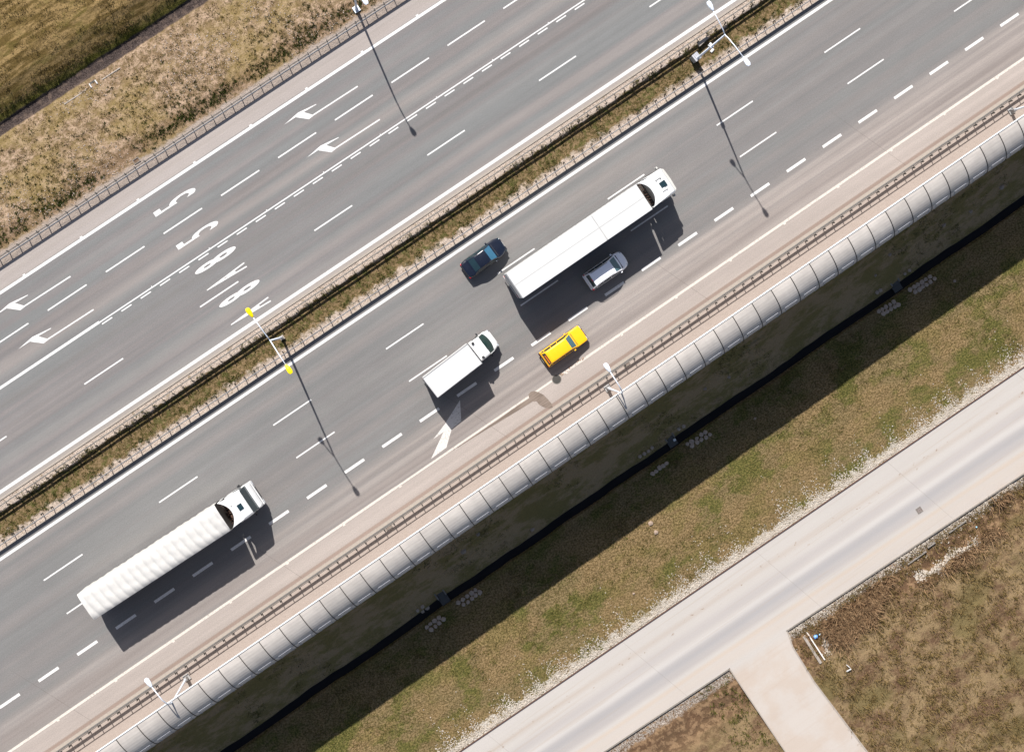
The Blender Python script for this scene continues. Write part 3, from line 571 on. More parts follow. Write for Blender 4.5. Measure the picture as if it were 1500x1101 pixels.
def car(name, label, loc, yaw, st, glassx, paint, ws_mat, wheels, mirx, L, light=None, bonnet=None, extra=None, subd=2, group='cars on the motorway'):
    """st: stations (x, hw, zbot, zbelt, zroof, hwr). glassx: dict of station index -> role."""
    root = thing(name, (loc[0], loc[1], 0), label, 'car', group, yaw)
    nS = len(st); ring = []
    for (x, hw, zb, zt, zr, hr) in st:
        cab = zr-zt > .18
        z4 = zr-.07 if cab else max(zt+.012, zr-.035)
        half = [(hw*.93, zb), (hw, zb+.18), (hw*1.0, (zb+zt)/2+.05), (hw*.985, zt-.07), (hw*.955, zt), (hr, z4), (hr*.91, z4+.045 if cab else z4+.012), (hr*.5, zr-.004), (0, zr+.008)]
        full = [(y, z) for y, z in half]+[(-y, z) for y, z in half[-2::-1]]
        ring.append([(x, y, z) for y, z in full])
    n = len(ring[0]); V = [v for r_ in ring for v in r_]; F = []; MI = []
    for i in range(nS-1):
        role = glassx.get(i)
        for j in range(n-1):
            F.append((i*n+j, i*n+j+1, (i+1)*n+j+1, (i+1)*n+j)); k = j if j < n//2 else n-2-j; mi = 0
            if role in ('ws', 'rw') and k in (6, 7): mi = 1 if role == 'ws' else 2
            if role in ('side', 'ws', 'rw') and k == 4: mi = 3
            if role == 'rwflat' and k in (6, 7): mi = 2
            MI.append(mi)
        F.append((i*n+n-1, i*n, (i+1)*n, (i+1)*n+n-1)); MI.append(4)
    for b_, inv in ((0, False), ((nS-1)*n, True)):
        for j in range(n//2):
            f = (b_+j, b_+n-1-j, b_+n-2-j, b_+j+1) if j < n//2-1 else (b_+j, b_+n-1-j, b_+j+1)
            if len(set(f)) > 2: F.append(f if not inv else f[::-1]); MI.append(0)
    me = bpy.data.meshes.new('tmp'); me.from_pydata(V, [], F); me.update()
    for _ in range(5): me.materials.append(None)
    me.polygons.foreach_set('material_index', MI)
    bm = bmesh.new(); bm.from_mesh(me); bmesh.ops.recalc_face_normals(bm, faces=bm.faces[:])
    cr = bm.edges.layers.float.new('crease_edge'); bm.verts.ensure_lookup_table()
    for e in bm.edges:
        i0, i1 = e.verts[0].index//n, e.verts[1].index//n
        if i0 == i1 and st[i0][4]-st[i0][3] > .3: e[cr] = 1.0
    bm.to_mesh(me); bm.free()
    to = bpy.data.objects.new('tmp', me); COL.objects.link(to); sm = to.modifiers.new('s', 'SUBSURF'); sm.levels = subd; sm.render_levels = subd
    dg = bpy.context.evaluated_depsgraph_get(); ev = bpy.data.meshes.new_from_object(to.evaluated_get(dg)); bpy.data.objects.remove(to)
    def piece(keep, nm, mat, parent, push=0):
        b2 = bmesh.new(); b2.from_mesh(ev); bmesh.ops.delete(b2, geom=[f for f in b2.faces if not keep(f)], context='FACES')
        if push:
            for v_ in b2.verts: v_.co += v_.normal*push
        for f in b2.faces: f.smooth = True; f.material_index = 0
        m2 = bpy.data.meshes.new(nm); b2.to_mesh(m2); b2.free(); m2.materials.clear(); m2.materials.append(mat); o = bpy.data.objects.new(nm, m2); COL.objects.link(o); o.parent = parent; return o
    body = piece(lambda f: f.material_index == 0, 'body', paint, root)
    piece(lambda f: f.material_index == 1, 'windscreen', ws_mat, root)
    piece(lambda f: f.material_index == 2, 'rear_window', M['glass'], root)
    gi = [i for i in sorted(glassx) if glassx[i] in ('side', 'ws', 'rw')]; cuts = []
    for a_, b_ in zip(gi[:-1], gi[1:]):
        if b_-a_ > 1: cuts.append((st[a_+1][0]+st[b_][0])/2)
    cuts = [-9]+cuts+[9]
    for sy in (1, -1):
        for c0, c1_ in zip(cuts[:-1], cuts[1:]):
            if any(f.material_index == 3 and f.center.y*sy > 0 and c0 < f.center.x < c1_ for f in ev.polygons):
                piece(lambda f: f.material_index == 3 and f.calc_center_median().y*sy > 0 and c0 < f.calc_center_median().x < c1_, 'side_window', M['glass'], root)
    piece(lambda f: f.material_index == 4, 'underbody', M['black_plastic'], root)
    hwm = max(s_[1] for s_ in st)
    for sy in (1, -1):
        mb = MB(); mb.box(mirx-.07, mirx+.09, sy*(hwm+.02)-.075, sy*(hwm+.02)+.075+.03*sy, .90, 1.02); mo_ = mb.build('wing_mirror', paint, root, bevel=.03, seg=3)
        mb = MB(); mb.box(mirx-.085, mirx-.072, sy*(hwm+.03)-.06, sy*(hwm+.03)+.06, .91, 1.01); mb.build('mirror_glass', M['clear_lens'], mo_)
        # door handles and door shut lines
        for hx in (-.30, -1.05):
            mb = MB(); mb.box(hx-.07, hx+.07, sy*hwm*.985-.02, sy*hwm*.985+.02, .80, .83); mb.build('door_handle', M['black_plastic'], root)
    for wx in wheels:
        for sy in (1, -1): wheel(root, wx, sy*(hwm-.10), .31, .20)
    if extra: extra(root, body, st)
    return root
def boxpart(root, nm, mat, x0, x1, y0, y1, z0, z1, bev=.015, rz=0):
    mb = MB(); cx, cy, cz = (x0+x1)/2, (y0+y1)/2, (z0+z1)/2; mb.box(x0-cx, x1-cx, y0-cy, y1-cy, z0-cz, z1-cz)
    o = mb.build(nm, mat, root, bevel=bev, loc=(cx, cy, cz)); o.rotation_euler.z = rz; return o

# navy saloon
def ex_navy(root, body, st):
    for s_ in (1, -1):
        boxpart(root, 'tail_light', M['red_lens'], -2.10, -2.0, s_*.70-.09, s_*.70+.09, .66, .83, .03, s_*R(-18))
        boxpart(root, 'headlight', M['glass'], 1.86, 2.02, s_*.62-.11, s_*.62+.11, .60, .70, .04, s_*R(-28))
    boxpart(root, 'wiper_tray', M['black_plastic'], 1.07, 1.13, -.60, .60, .955, .992, .01)
    boxpart(root, 'number_plate', M['white_panel'], -2.115, -2.095, -.25, .25, .55, .66, .005); boxpart(root, 'number_plate', M['white_panel'], 2.10, 2.12, -.25, .25, .42, .52, .005)
    boxpart(root, 'rear_bumper', M['navy_paint'], -2.16, -2.0, -.72, .72, .34, .54, .06); boxpart(root, 'front_bumper', M['navy_paint'], 1.98, 2.14, -.62, .62, .28, .48, .06)
nav = [(-2.12, .66, .42, .70, .84, .54), (-2.06, .78, .32, .82, .96, .64), (-1.80, .85, .24, .88, .99, .70), (-1.52, .87, .22, .91, 1.01, .70), (-1.46, .87, .22, .91, 1.03, .70), (-.82, .88, .2, .93, 1.37, .63), (-.74, .88, .2, .93, 1.395, .63),
       (-.38, .88, .2, .93, 1.43, .64), (-.30, .88, .2, .93, 1.43, .64), (.28, .88, .2, .93, 1.41, .64), (.34, .88, .2, .93, 1.39, .64), (1.04, .88, .2, .93, 1.0, .76), (1.12, .88, .2, .91, .965, .76), (1.5, .87, .22, .84, .90, .72), (1.9, .78, .28, .70, .80, .60), (2.10, .60, .34, .58, .66, .46)]
gx_ = {4: 'rw', 5: 'side', 6: 'side', 8: 'side', 9: 'side', 10: 'ws'}
car('parked_car'.replace('parked_', 'saloon_'), 'dark navy blue saloon car in the innermost lane behind the long white lorry', (8.83, -.30), R(2.3), nav, gx_, M['navy_paint'], M['glass_blue'], (-1.32, 1.28), .78, 4.25, extra=ex_navy)

# silver people carrier
def ex_silver(root, body, st):
    for s_ in (1, -1):
        boxpart(root, 'tail_light', M['red_lens'], -2.06, -1.96, s_*.76-.075, s_*.76+.075, .84, 1.06, .03, s_*R(-14))
        boxpart(root, 'headlight', M['clear_lens'], 1.62, 1.86, s_*.60-.14, s_*.60+.14, .66, .78, .04, s_*R(-34))
        mb = MB(); mb.tube([(-1.5, s_*.60, 1.60), (-1.35, s_*.60, 1.67), (.1, s_*.60, 1.68), (.25, s_*.60, 1.62)], .018, 6); mb.build('roof_rail', M['black_plastic'], root)
    boxpart(root, 'third_brake_light', M['red_lens'], -1.74, -1.66, -.12, .12, 1.535, 1.57, .01)
    boxpart(root, 'wiper_tray', M['black_plastic'], 1.20, 1.32, -.66, .66, .99, 1.03, .01)
    boxpart(root, 'rear_bumper', M['silver_paint'], -2.12, -1.96, -.76, .76, .36, .62, .07); boxpart(root, 'front_bumper', M['black_plastic'], 1.93, 2.05, -.55, .55, .30, .46, .05)
    boxpart(root, 'number_plate', M['white_panel'], -2.14, -2.122, -.25, .25, .44, .55, .004)
sil = [(-2.06, .74, .38, .80, .90, .64), (-2.02, .82, .30, .94, 1.04, .72), (-1.98, .84, .24, 1.0, 1.12, .74), (-1.66, .86, .22, 1.02, 1.56, .68), (-1.60, .87, .22, 1.01, 1.60, .68), (-.93, .88, .2, .96, 1.64, .64), (-.89, .88, .2, .96, 1.64, .64), (-.10, .88, .2, .96, 1.64, .64), (-.06, .88, .2, .96, 1.64, .64),
       (.46, .88, .2, .98, 1.60, .68), (.52, .88, .2, .98, 1.58, .68), (1.20, .87, .2, .97, 1.06, .78), (1.28, .87, .22, .95, 1.01, .76), (1.6, .82, .26, .84, .92, .66), (1.88, .70, .30, .68, .76, .54), (2.02, .50, .36, .56, .62, .40)]
car('people_carrier', 'silver people carrier with a pale roof driving in the shadow of the long white lorry', (17.32, -7.30), R(.3), sil, {2: 'rw', 4: 'side', 6: 'side', 8: 'side', 9: 'side', 10: 'ws'}, M['silver_paint'], M['glass_teal'], (-1.28, 1.22), .98, 4.1, extra=ex_silver)

# yellow hatchback, boxy, older
def ex_yellow(root, body, st):
    for s_ in (1, -1):
        boxpart(root, 'tail_light', M['red_lens'], -2.18, -2.10, s_*.66-.09, s_*.66+.09, .58, .86, .02)
        boxpart(root, 'headlight', M['clear_lens'], 2.08, 2.16, s_*.55-.14, s_*.55+.14, .56, .70, .02)
        boxpart(root, 'door_trim', M['black_plastic'], -1.9, 1.75, s_*.812-.012, s_*.812+.012, .50, .56, .004)
    boxpart(root, 'rear_bumper', M['black_plastic'], -2.27, -2.12, -.76, .76, .34, .50, .03); boxpart(root, 'front_bumper', M['black_plastic'], 2.10, 2.22, -.76, .76, .34, .50, .03)
    boxpart(root, 'number_plate', M['white_panel'], -2.285, -2.272, -.25, .25, .37, .47, .004); boxpart(root, 'number_plate', M['white_panel'], 2.222, 2.235, -.25, .25, .37, .47, .004)
    boxpart(root, 'wiper_tray', M['black_plastic'], 1.05, 1.10, -.6, .6, .925, .958, .01)
    b = boxpart(root, 'rear_window_reflection', M['orange_reflection'], -1.99, -1.83, -.46, .34, 1.235, 1.25, .004); b.rotation_euler.y = R(-48)  # orange reflection on the rear glass, put in as a thin coloured slab
yel = [(-2.17, .79, .36, .78, .86, .70), (-2.15, .81, .30, .84, .92, .72), (-2.10, .81, .26, .88, .98, .72), (-1.78, .81, .24, .89, 1.33, .60), (-1.72, .81, .24, .89, 1.37, .59), (-1.08, .815, .24, .89, 1.40, .59), (-1.03, .815, .24, .89, 1.40, .59), (-.40, .815, .24, .89, 1.41, .59), (-.35, .815, .24, .89, 1.41, .59),
       (.40, .815, .24, .89, 1.39, .60), (.44, .815, .24, .89, 1.37, .60), (1.02, .815, .24, .88, .96, .73), (1.08, .815, .24, .87, .925, .74), (1.6, .81, .26, .82, .88, .74), (2.06, .80, .30, .76, .82, .74), (2.13, .78, .36, .68, .76, .70)]
car('estate_car', 'bright yellow estate car in the slip lane beside the noise barrier', (10.33, -10.79), R(1.2), yel, {2: 'rw', 4: 'side', 6: 'side', 8: 'side', 9: 'side', 10: 'ws'}, M['yellow_paint'], M['glass_teal'], (-1.35, 1.30), .62, 4.35, extra=ex_yellow)

# articulated lorries ----------------------------------------------------
def lorry(label, loc, yaw, xr, xf, cabx0, cabx1, tarp, wd=2.56, cabstyle=1):
    """local x from trailer rear; xr..xf trailer; cab from cabx0 to cabx1"""
    root = thing('articulated_lorry', (loc[0], loc[1], 0), label, 'lorry', 'lorries and vans on the motorway', yaw)
    hw = wd/2; zt = 4.0
    tr = bpy.data.objects.new('trailer', None); COL.objects.link(tr); tr.parent = root; tr.empty_display_size = .3
    if not tarp:
        mb = MB(); mb.box(xr, xf, -hw, hw, 1.25, zt-.03); mb.build('curtain_side', M['white_panel'], tr, bevel=.03)
        n = 30; mb = MB(); pr = [(-hw+.0, zt-.029), (-hw+.0, zt+.0), (-.02, zt+.03), (.02, zt+.03), (hw, zt), (hw, zt-.029)]; mb.prism_x(pr, xr+.01, xf-.01); mb.build('roof_sheet', M['roof_white'], tr)
        mb = MB(); mb.box(xr+8.9, xr+8.98, -hw+.05, hw-.05, zt+.0301, zt+.040); mb.box(xr+.05, xf-.05, -.028, .028, zt+.0302, zt+.036)
        for s_ in (1, -1): mb.box(xr, xf, s_*hw-.03, s_*hw+.03, zt-.16, zt-.04)
        mb.build('roof_seam', M['seam'], tr)
        mb = MB()
        for k in range(26): xx = xr+.3+k*(xf-xr-.6)/25; mb.box(xx-.02, xx+.02, -hw-.012, hw+.012, 1.3, zt-.2)
        mb.build('curtain_straps', M['grey_panel'], tr)
    else:
        nx, ny_ = 150, 24; vs = []; rng = np.random.default_rng(5)
        top = lambda u, v_: zt+.03+.12*abs(math.cos(math.pi*(u*19)))**.5*(1-.5*abs(v_)**4)-.17*abs(v_)**5+.006*math.sin(u*61+v_*5)+.006*math.sin(v_*9+u*23)
        for i in range(nx+1):
            u = i/nx; x = xr+(xf-xr)*u; ph = .16*math.sin(u*60+1)
            for j in range(ny_+1):
                v_ = -1+2*j/ny_; bulge = 1.0+.002*abs(math.cos(math.pi*u*19)); vs.append((x+.10*v_*v_*(1 if i not in (0, nx) else 0), v_*hw*bulge, top(u+.012*v_, v_)))
        fs = [(i*(ny_+1)+j, (i+1)*(ny_+1)+j, (i+1)*(ny_+1)+j+1, i*(ny_+1)+j+1) for i in range(nx) for j in range(ny_)]
        mb = MB(); mb.add(vs, fs); mb.build('tarpaulin_roof', M['tarp'], tr, smooth=True)
        vs = []
        for s_ in (1, -1):
            o_ = []
            for i in range(nx+1):
                u = i/nx; x = xr+(xf-xr)*u; bl = .02*math.sin(u*19*2*math.pi)+.015*math.sin(u*37)
                for z in (zt-.14, zt-.5, 2.6, 1.3): o_.append((x, s_*(hw+.004+(bl if z < zt-.2 else 0)), z))
            mb = MB(); mb.add(o_, [(i*4+k, (i+1)*4+k, (i+1)*4+k+1, i*4+k+1) for i in range(nx) for k in range(3)]); mb.build('tarpaulin_side', M['tarp'], tr, smooth=True)
        mb = MB(); mb.box(xr+.02, xr+.06, -hw, hw, 1.3, zt-.10); mb.build('end_wall', M['tarp'], tr); mb = MB(); mb.box(xf-.06, xf-.02, -hw, hw, 1.3, zt-.10); mb.build('end_wall', M['chassis'], tr)
    mb = MB(); mb.box(xr, xf, -hw+.02, hw-.02, 1.08, 1.24); mb.box(xr+.3, xf-1.2, -.55, -.40, .85, 1.079); mb.box(xr+.3, xf-1.2, .40, .55, .85, 1.079)
    mb.box(xr+5.4, xr+8.6, hw-.12, hw-.06, .45, 1.02); mb.box(xr+5.4, xr+8.6, -hw+.06, -hw+.12, .45, 1.02); mb.box(xf-3.2, xf-3.05, -.7, -.55, .3, 1.079); mb.box(xf-3.2, xf-3.05, .55, .7, .3, 1.079); mb.build('trailer_chassis', M['chassis'], tr)
    mb = MB(); mb.box(xr-.045, xr-.003, -hw+.04, hw-.04, 1.28, zt-.16); mb.build('rear_door', M['white_panel'] if not tarp else M['tarp'], tr, bevel=.01)
    mb = MB(); mb.box(xr-.10, xr-.047, -hw+.1, hw-.1, .55, .70); mb.build('under_run_bar', M['white_panel'], tr)
    for s_ in (1, -1):
        mb = MB(); mb.box(xr-.08, xr-.047, s_*1.0-.17, s_*1.0+.17, .95, 1.07); mb.build('tail_light', M['red_lens'], tr)
    # tractor chassis, deck, wheels
    mb = MB(); mb.box(cabx0-2.4, cabx1-.4, -.5, -.38, .7, .98); mb.box(cabx0-2.4, cabx1-.4, .38, .5, .7, .98); mb.box(cabx0-.75, cabx0+.3, -1.15, -.55, .45, 1.05); mb.box(cabx0-.75, cabx0+.3, .55, 1.15, .45, 1.05)
    mb.box(cabx0-.7, cabx0-.06, -.9, .9, 1.06, 1.12); mb.build('tractor_chassis', M['chassis'], root)
    mb = MB(); rng = np.random.default_rng(3)
    for k in range(9):
        y = -1.0+k*.25; pts = [(cabx0+.18-.05, y, 1.9+.3*rng.random()), (cabx0-.25, y+.06, 1.35+.25*rng.random()), (xf+.03, y+.02*rng.random(), 1.9+.3*rng.random())]; mb.tube(pts, .03, 6)
    for k in range(5): y = -.9+k*.42; mb.box(cabx0-.4, cabx0-.15, y-.12, y+.12, 1.125, 1.3+.3*rng.random())
    mb.build('air_hoses', M['rust'], root)
    for wx, r_ in ((cabx1-1.35, .50), (cabx0-1.35, .50)):
        for s_ in (1, -1): wheel(root, wx, s_*(hw-.18 if wx > cabx0 else hw-.34), r_, .30 if wx > cabx0 else .55)
    for wx in (xr+2.3, xr+3.6, xr+4.9):
        for s_ in (1, -1): wheel(tr, wx, s_*(hw-.25), .50, .38) if False else wheel(root, wx, s_*(hw-.25), .50, .38)
    # cab: lofted shell
    ch = hw-.03; zr = 3.78 if cabstyle == 1 else 3.62
    cab = bpy.data.objects.new('cab', None); COL.objects.link(cab); cab.parent = root; cab.empty_display_size = .3
    def ringc(x, w_, z0, z1, rr=.16):
        r4 = [(w_, z0), (w_, z1-rr*1.5), (w_-rr*.3, z1-rr*.5), (w_-rr, z1)]; return [(x, y, z) for y, z in r4]+[(x, 0, z1+.03)]+[(x, -y, z) for y, z in r4[::-1]]
    def loft(sts, nm, mat, parent, bevel=0, smooth=True):
        rs = [ringc(*s__) for s__ in sts]; n = len(rs[0]); mb = MB(); mb.add([v for r_ in rs for v in r_], [(i*n+j, i*n+(j+1) % n, (i+1)*n+(j+1) % n, (i+1)*n+j) for i in range(len(rs)-1) for j in range(n)]+[tuple(range(n)), tuple(range((len(rs)-1)*n, len(rs)*n))])
        return mb.build(nm, mat, parent, bevel=bevel)
    if cabstyle == 1:
        loft([(cabx0+.46, ch, .85, 2.9, .12), (cabx0+.56, ch, .85, zr-.1, .14), (cabx0+1.0, ch, .85, zr, .18), (cabx1-.28, ch-.02, .8, zr-.04, .2), (cabx1-.12, ch-.04, .75, zr-.30, .2), (cabx1, ch-.06, .7, 2.1, .2)], 'cab_shell', M['white_paint'], cab)
        ws = MB(); y_ = ch-.16; ws.add([(cabx1+.012, y_, 2.08), (cabx1+.012, -y_, 2.08), (cabx1-.06, -y_+.02, 3.1), (cabx1-.06, y_-.02, 3.1)], [(0, 1, 2, 3)]); ws.add([(cabx1-.03, y_, 2.05), (cabx1-.03, -y_, 2.05), (cabx1-.09, -y_+.02, 3.13), (cabx1-.09, y_-.02, 3.13)], [(0, 1, 2, 3)]); ws.build('windscreen', M['glass'], cab)
        mb = MB(); mb.prism([(cabx1-.05, -ch+.1), (cabx1+.10, -ch*.8), (cabx1+.15, 0), (cabx1+.10, ch*.8), (cabx1-.05, ch-.1)], 3.12, 3.17); mb.build('sun_visor', M['grey_panel'], cab, bevel=.01)
        mb = MB(); mb.box(cabx1-.2, cabx1+.09, -ch+.04, ch-.04, .42, 1.0); mb.build('front_bumper', M['white_paint'], cab, bevel=.08, seg=3)
        # side-extended roof fairing with a concave rear edge
        zf = 3.84; pts = []
        for k in range(13):
            y = -ch+.02+(2*ch-.04)*k/12; t = y/ch; pts.append((cabx0-.42+.66*(1-abs(t)**2.4), y))
        mb = MB(); front = [(cabx0+1.35, ch-.14), (cabx0+1.35, -ch+.14)]; mb.prism(pts+front, zf-.10, zf+.01); mb.build('roof_fairing', M['white_paint'], cab, bevel=.02)
        for s_ in (1, -1):
            mb = MB(); mb.box(cabx0-.42, cabx0-.003, s_*(ch-.03)-.03, s_*(ch-.03)+.03, 1.0, zf-.11); mb.build('side_deflector', M['white_paint'], cab, bevel=.01)
            for (hx0, hy0) in ((cabx1-.95, s_*.58),):
                mb = MB(); mb.box(hx0-.26, hx0+.24, hy0-.02, hy0+.02, zr+.075, zr+.10); mb.box(hx0-.27, hx0-.235, hy0-.09*s_-.04, hy0+.05, zr+.03, zr+.101); mb.box(hx0+.2, hx0+.235, hy0-.09*s_-.04, hy0+.05, zr+.03, zr+.101); mb.build('roof_bracket', M['black_plastic'], cab)
        mb = MB(); mb.box(cabx1-1.12, cabx1-.52, -.30, .26, zr+.03, zr+.075); mb.build('roof_hatch', M['glass'], cab, bevel=.02)
    else:
        loft([(cabx0+.40, ch, .85, zr-.22, .12), (cabx0+.6, ch, .85, zr-.05, .16), (cabx0+1.2, ch, .85, zr, .2), (cabx1-.86, ch-.04, .8, zr-.02, .2), (cabx1-.76, ch-.05, .8, zr-.10, .18)], 'cab_shell', M['white_paint'], cab)
        loft([(cabx1-.758, ch-.03, .75, 2.15, .12), (cabx1-.16, ch-.05, .7, 1.95, .14), (cabx1, ch-.12, .7, 1.7, .2)], 'bonnet_panel', M['white_paint'], cab)
        yb_, yt_ = ch-.08, ch-.16
        mb = MB(); mb.add([(cabx1-.36, yb_, 2.0), (cabx1-.36, -yb_, 2.0), (cabx1-.72, -yt_, zr-.14), (cabx1-.72, yt_, zr-.14), (cabx1-.72, yb_, 2.08), (cabx1-.72, -yb_, 2.08), (cabx1-.75, -yt_, zr-.2), (cabx1-.75, yt_, zr-.2)], [(0, 1, 2, 3), (4, 7, 6, 5), (0, 4, 5, 1), (1, 5, 6, 2), (2, 6, 7, 3), (3, 7, 4, 0)]); mb.build('windscreen', M['glass'], cab, bevel=.02)
        mb = MB(); mb.box(cabx1-.25, cabx1+.08, -ch+.05, ch-.05, .42, 1.2); mb.build('front_bumper', M['white_paint'], cab, bevel=.10, seg=3)
        mb = MB(); pts = []
        for k in range(13):
            y = -ch+.03+(2*ch-.06)*k/12; t = y/ch; pts.append((cabx0-.30+.66*(1-abs(t)**2.0), y))
        mb.prism(pts+[(cabx0+.9, ch-.10), (cabx0+.9, -ch+.10)], zr-.06, zr+.035); mb.build('roof_fairing', M['white_paint'], cab, bevel=.02)
        for s_ in (1, -1): mb = MB(); mb.box(cabx0-.30, cabx0-.003, s_*(ch-.03)-.03, s_*(ch-.03)+.03, 1.0, zr-.07); mb.build('side_deflector', M['white_paint'], cab, bevel=.01)
        mb = MB(); mb.box(cabx1-1.62, cabx1-1.18, -.36, .20, zr+.0, zr+.06); mb.build('roof_hatch', M['glass'], cab, bevel=.02)
        mb = MB(); mb.tube([(cabx1-2.0, .45, zr), (cabx1-2.0, .45, zr+.12)], [.07, .04], 10); mb.build('roof_beacon', M['grey_panel'], cab)
    for s_ in (1, -1):
        mf = 0 if cabstyle == 1 else .50
        mb = MB(); mb.box(cabx1-.34-mf, cabx1-.20-mf, s_*(hw+.14)-.10, s_*(hw+.14)+.10, 2.05, 2.85); m_ = mb.build('wing_mirror', M['black_plastic'] if cabstyle == 2 else M['grey_panel'], cab, bevel=.04, seg=3)
        mb = MB(); mb.tube([(cabx1-.22-mf, s_*(hw-.05), 2.8), (cabx1-.25-mf, s_*(hw+.12), 2.8)], .02, 6); mb.tube([(cabx1-.22-mf, s_*(hw-.05), 2.1), (cabx1-.25-mf, s_*(hw+.12), 2.1)], .02, 6); mb.build('mirror_arm', M['black_plastic'], m_)
        sx = cabx1-1.1 if cabstyle == 1 else cabx1-1.45
        mb = MB(); mb.box(sx-.05, sx+.72, s_*(ch+.004)-.006, s_*(ch+.004)+.006, 2.15, 2.85); mb.build('side_window', M['glass'], cab)
        mb = MB(); mb.box(cabx1+.06 if cabstyle == 1 else cabx1+.05, cabx1+.115, s_*.95-.17, s_*.95+.17, .62, .80); mb.build('headlight', M['clear_lens'], cab, bevel=.01)
        mb = MB(); mb.box(sx+.02, sx+.7, s_*(ch+.02)-.02, s_*(ch+.02)+.02, .50, .60); mb.build('cab_step', M['chassis'], cab)
    mb = MB(); mb.box(cabx1+.05, cabx1+.105, -.55, .55, .62, .98); mb.build('grille', M['black_plastic'], cab)
    return root
lorry('long white articulated lorry with a smooth white roof beside the silver people carrier', (9.41, -3.765), R(.35), 0, 13.72, 14.35, 16.55, False, 2.58, 1)
lorry('white articulated lorry with a rippled tarpaulin roof, alone near the lower left', (-35.94, -5.93), R(-1.0), 0, 13.66, 14.15, 16.74, True, 2.58, 2)

# box van ----------------------------------------------------------------
bv = thing('box_van', (-1.55, -7.02, 0), 'white box van with a separate square cargo body, behind the yellow car', 'van', 'lorries and vans on the motorway', R(3.4))
hw = 1.05
mb = MB(); mb.box(0, 4.88, -hw, hw, .95, 3.18); mb.build('cargo_box', M['roof_white'], bv, bevel=.03)
mb = MB()
for k in range(9): y = -.84+k*.21; mb.box(.06, 4.82, y-.012, y+.012, 3.181, 3.192)
mb.build('roof_ribs', M['white_panel'], bv)
mb = MB()
for s_ in (1, -1): mb.box(-.01, 4.89, s_*hw-.025, s_*hw+.025, 3.08, 3.20); mb.box(-.01, 4.89, s_*hw-.03, s_*hw+.03, .90, 1.05)
mb.box(-.02, .03, -hw+.03, hw-.03, 3.085, 3.205); mb.box(4.86, 4.90, -hw+.03, hw-.03, 3.085, 3.205); mb.build('box_trim', M['alu'], bv)
mb = MB(); mb.box(-.035, -.022, -hw+.06, -.01, 1.0, 3.05); mb.build('rear_door', M['white_panel'], bv); mb = MB(); mb.box(-.035, -.022, .01, hw-.06, 1.0, 3.05); mb.build('rear_door', M['white_panel'], bv)
mb = MB(); mb.box(-.05, 6.3, -.42, -.32, .55, .80); mb.box(-.05, 6.3, .32, .42, .55, .80); mb.box(-.12, -.04, -.9, .9, .45, .58); mb.build('chassis', M['chassis'], bv)
def loftsec(sts, nm, mat, parent, smooth=True):
    rs = []
    for (x, w_, z0, z1, rr) in sts:
        r4 = [(w_*.97, z0), (w_, (z0+z1)/2), (w_-.02, z1-rr), (w_-rr*.35, z1-rr*.35), (w_-rr, z1), (w_*.4, z1+.02)]; rs.append([(x, y, z) for y, z in r4]+[(x, -y, z) for y, z in r4[::-1]])
    n = len(rs[0]); mb = MB(); mb.add([v for r_ in rs for v in r_], [(i*n+j, i*n+(j+1) % n, (i+1)*n+(j+1) % n, (i+1)*n+j) for i in range(len(rs)-1) for j in range(n)]+[tuple(range(n)), tuple(range((len(rs)-1)*n, len(rs)*n))])
    return mb.build(nm, mat, parent, smooth=False, bevel=.02)
cw = .99
loftsec([(4.99, cw, .5, 2.28, .14), (5.3, cw, .5, 2.34, .16), (5.92, cw-.02, .5, 2.30, .18), (6.02, cw-.04, .5, 2.24, .18)], 'cab_shell', M['white_paint'], bv)
loftsec([(6.022, cw, .5, 1.32, .12), (6.62, cw-.02, .48, 1.22, .14), (6.95, cw-.14, .46, 1.05, .16), (7.14, cw-.40, .46, .86, .16)], 'bonnet', M['white_paint'], bv)
mb = MB(); vs = []
for i in range(7):
    t = i/6; 
    for j in range(11):
        s_ = -1+2*j/10; y = s_*(cw-.12+(.06 if i < 3 else 0)); x = 6.68-.66*t-(.20*(abs(s_)**2.2))*(1-t*.55); z = 1.26+1.02*t-.03*s_*s_; vs.append((x, y, z))
mb.add(vs, [(i*11+j, i*11+j+1, (i+1)*11+j+1, (i+1)*11+j) for i in range(6) for j in range(10)]); mb.build('windscreen', M['glass_green'], bv, smooth=True)
for s_ in (1, -1):
    mb = MB(); mb.prism_y([(6.022, 1.30), (6.5, 1.27), (6.40, 1.40), (6.022, 2.16)], s_*(cw-.10), s_*(cw-.03)); mb.build('door_pillar', M['white_paint'], bv)
    mb = MB(); mb.box(5.35, 6.0, s_*(cw+.0)-.008, s_*(cw+.0)+.008, 1.45, 2.02); mb.build('side_window', M['glass'], bv)
    mb = MB(); mb.box(5.98, 6.12, s_*(cw+.17)-.10, s_*(cw+.17)+.10, 1.35, 1.70); m_ = mb.build('wing_mirror', M['black_plastic'], bv, bevel=.04, seg=3)
    mb = MB(); mb.tube([(6.05, s_*(cw-.06), 1.45), (6.05, s_*(cw+.1), 1.45)], .03, 6); mb.build('mirror_arm', M['black_plastic'], m_)
    mb = MB(); mb.tube([(5.30, s_*.76, 2.30), (5.30, s_*.76, 2.47)], [.14, .11], 12); mb.build('roof_vent', M['black_plastic'], bv)
    mb = MB(); mb.box(6.90, 7.08, s_*.72-.14, s_*.72+.14, .72, .92); mb.build('headlight', M['clear_lens'], bv, bevel=.03)
    mb = MB(); mb.box(-.06, -.036, s_*.9-.07, s_*.9+.07, .72, .9); mb.build('tail_light', M['red_lens'], bv)
    wheel(bv, 6.15, s_*.88, .34, .22); wheel(bv, 1.35, s_*.82, .34, .40)
mb = MB(); mb.box(7.02, 7.16, -.62, .62, .45, .62); mb.build('front_bumper', M['grey_panel'], bv, bevel=.05, seg=3)

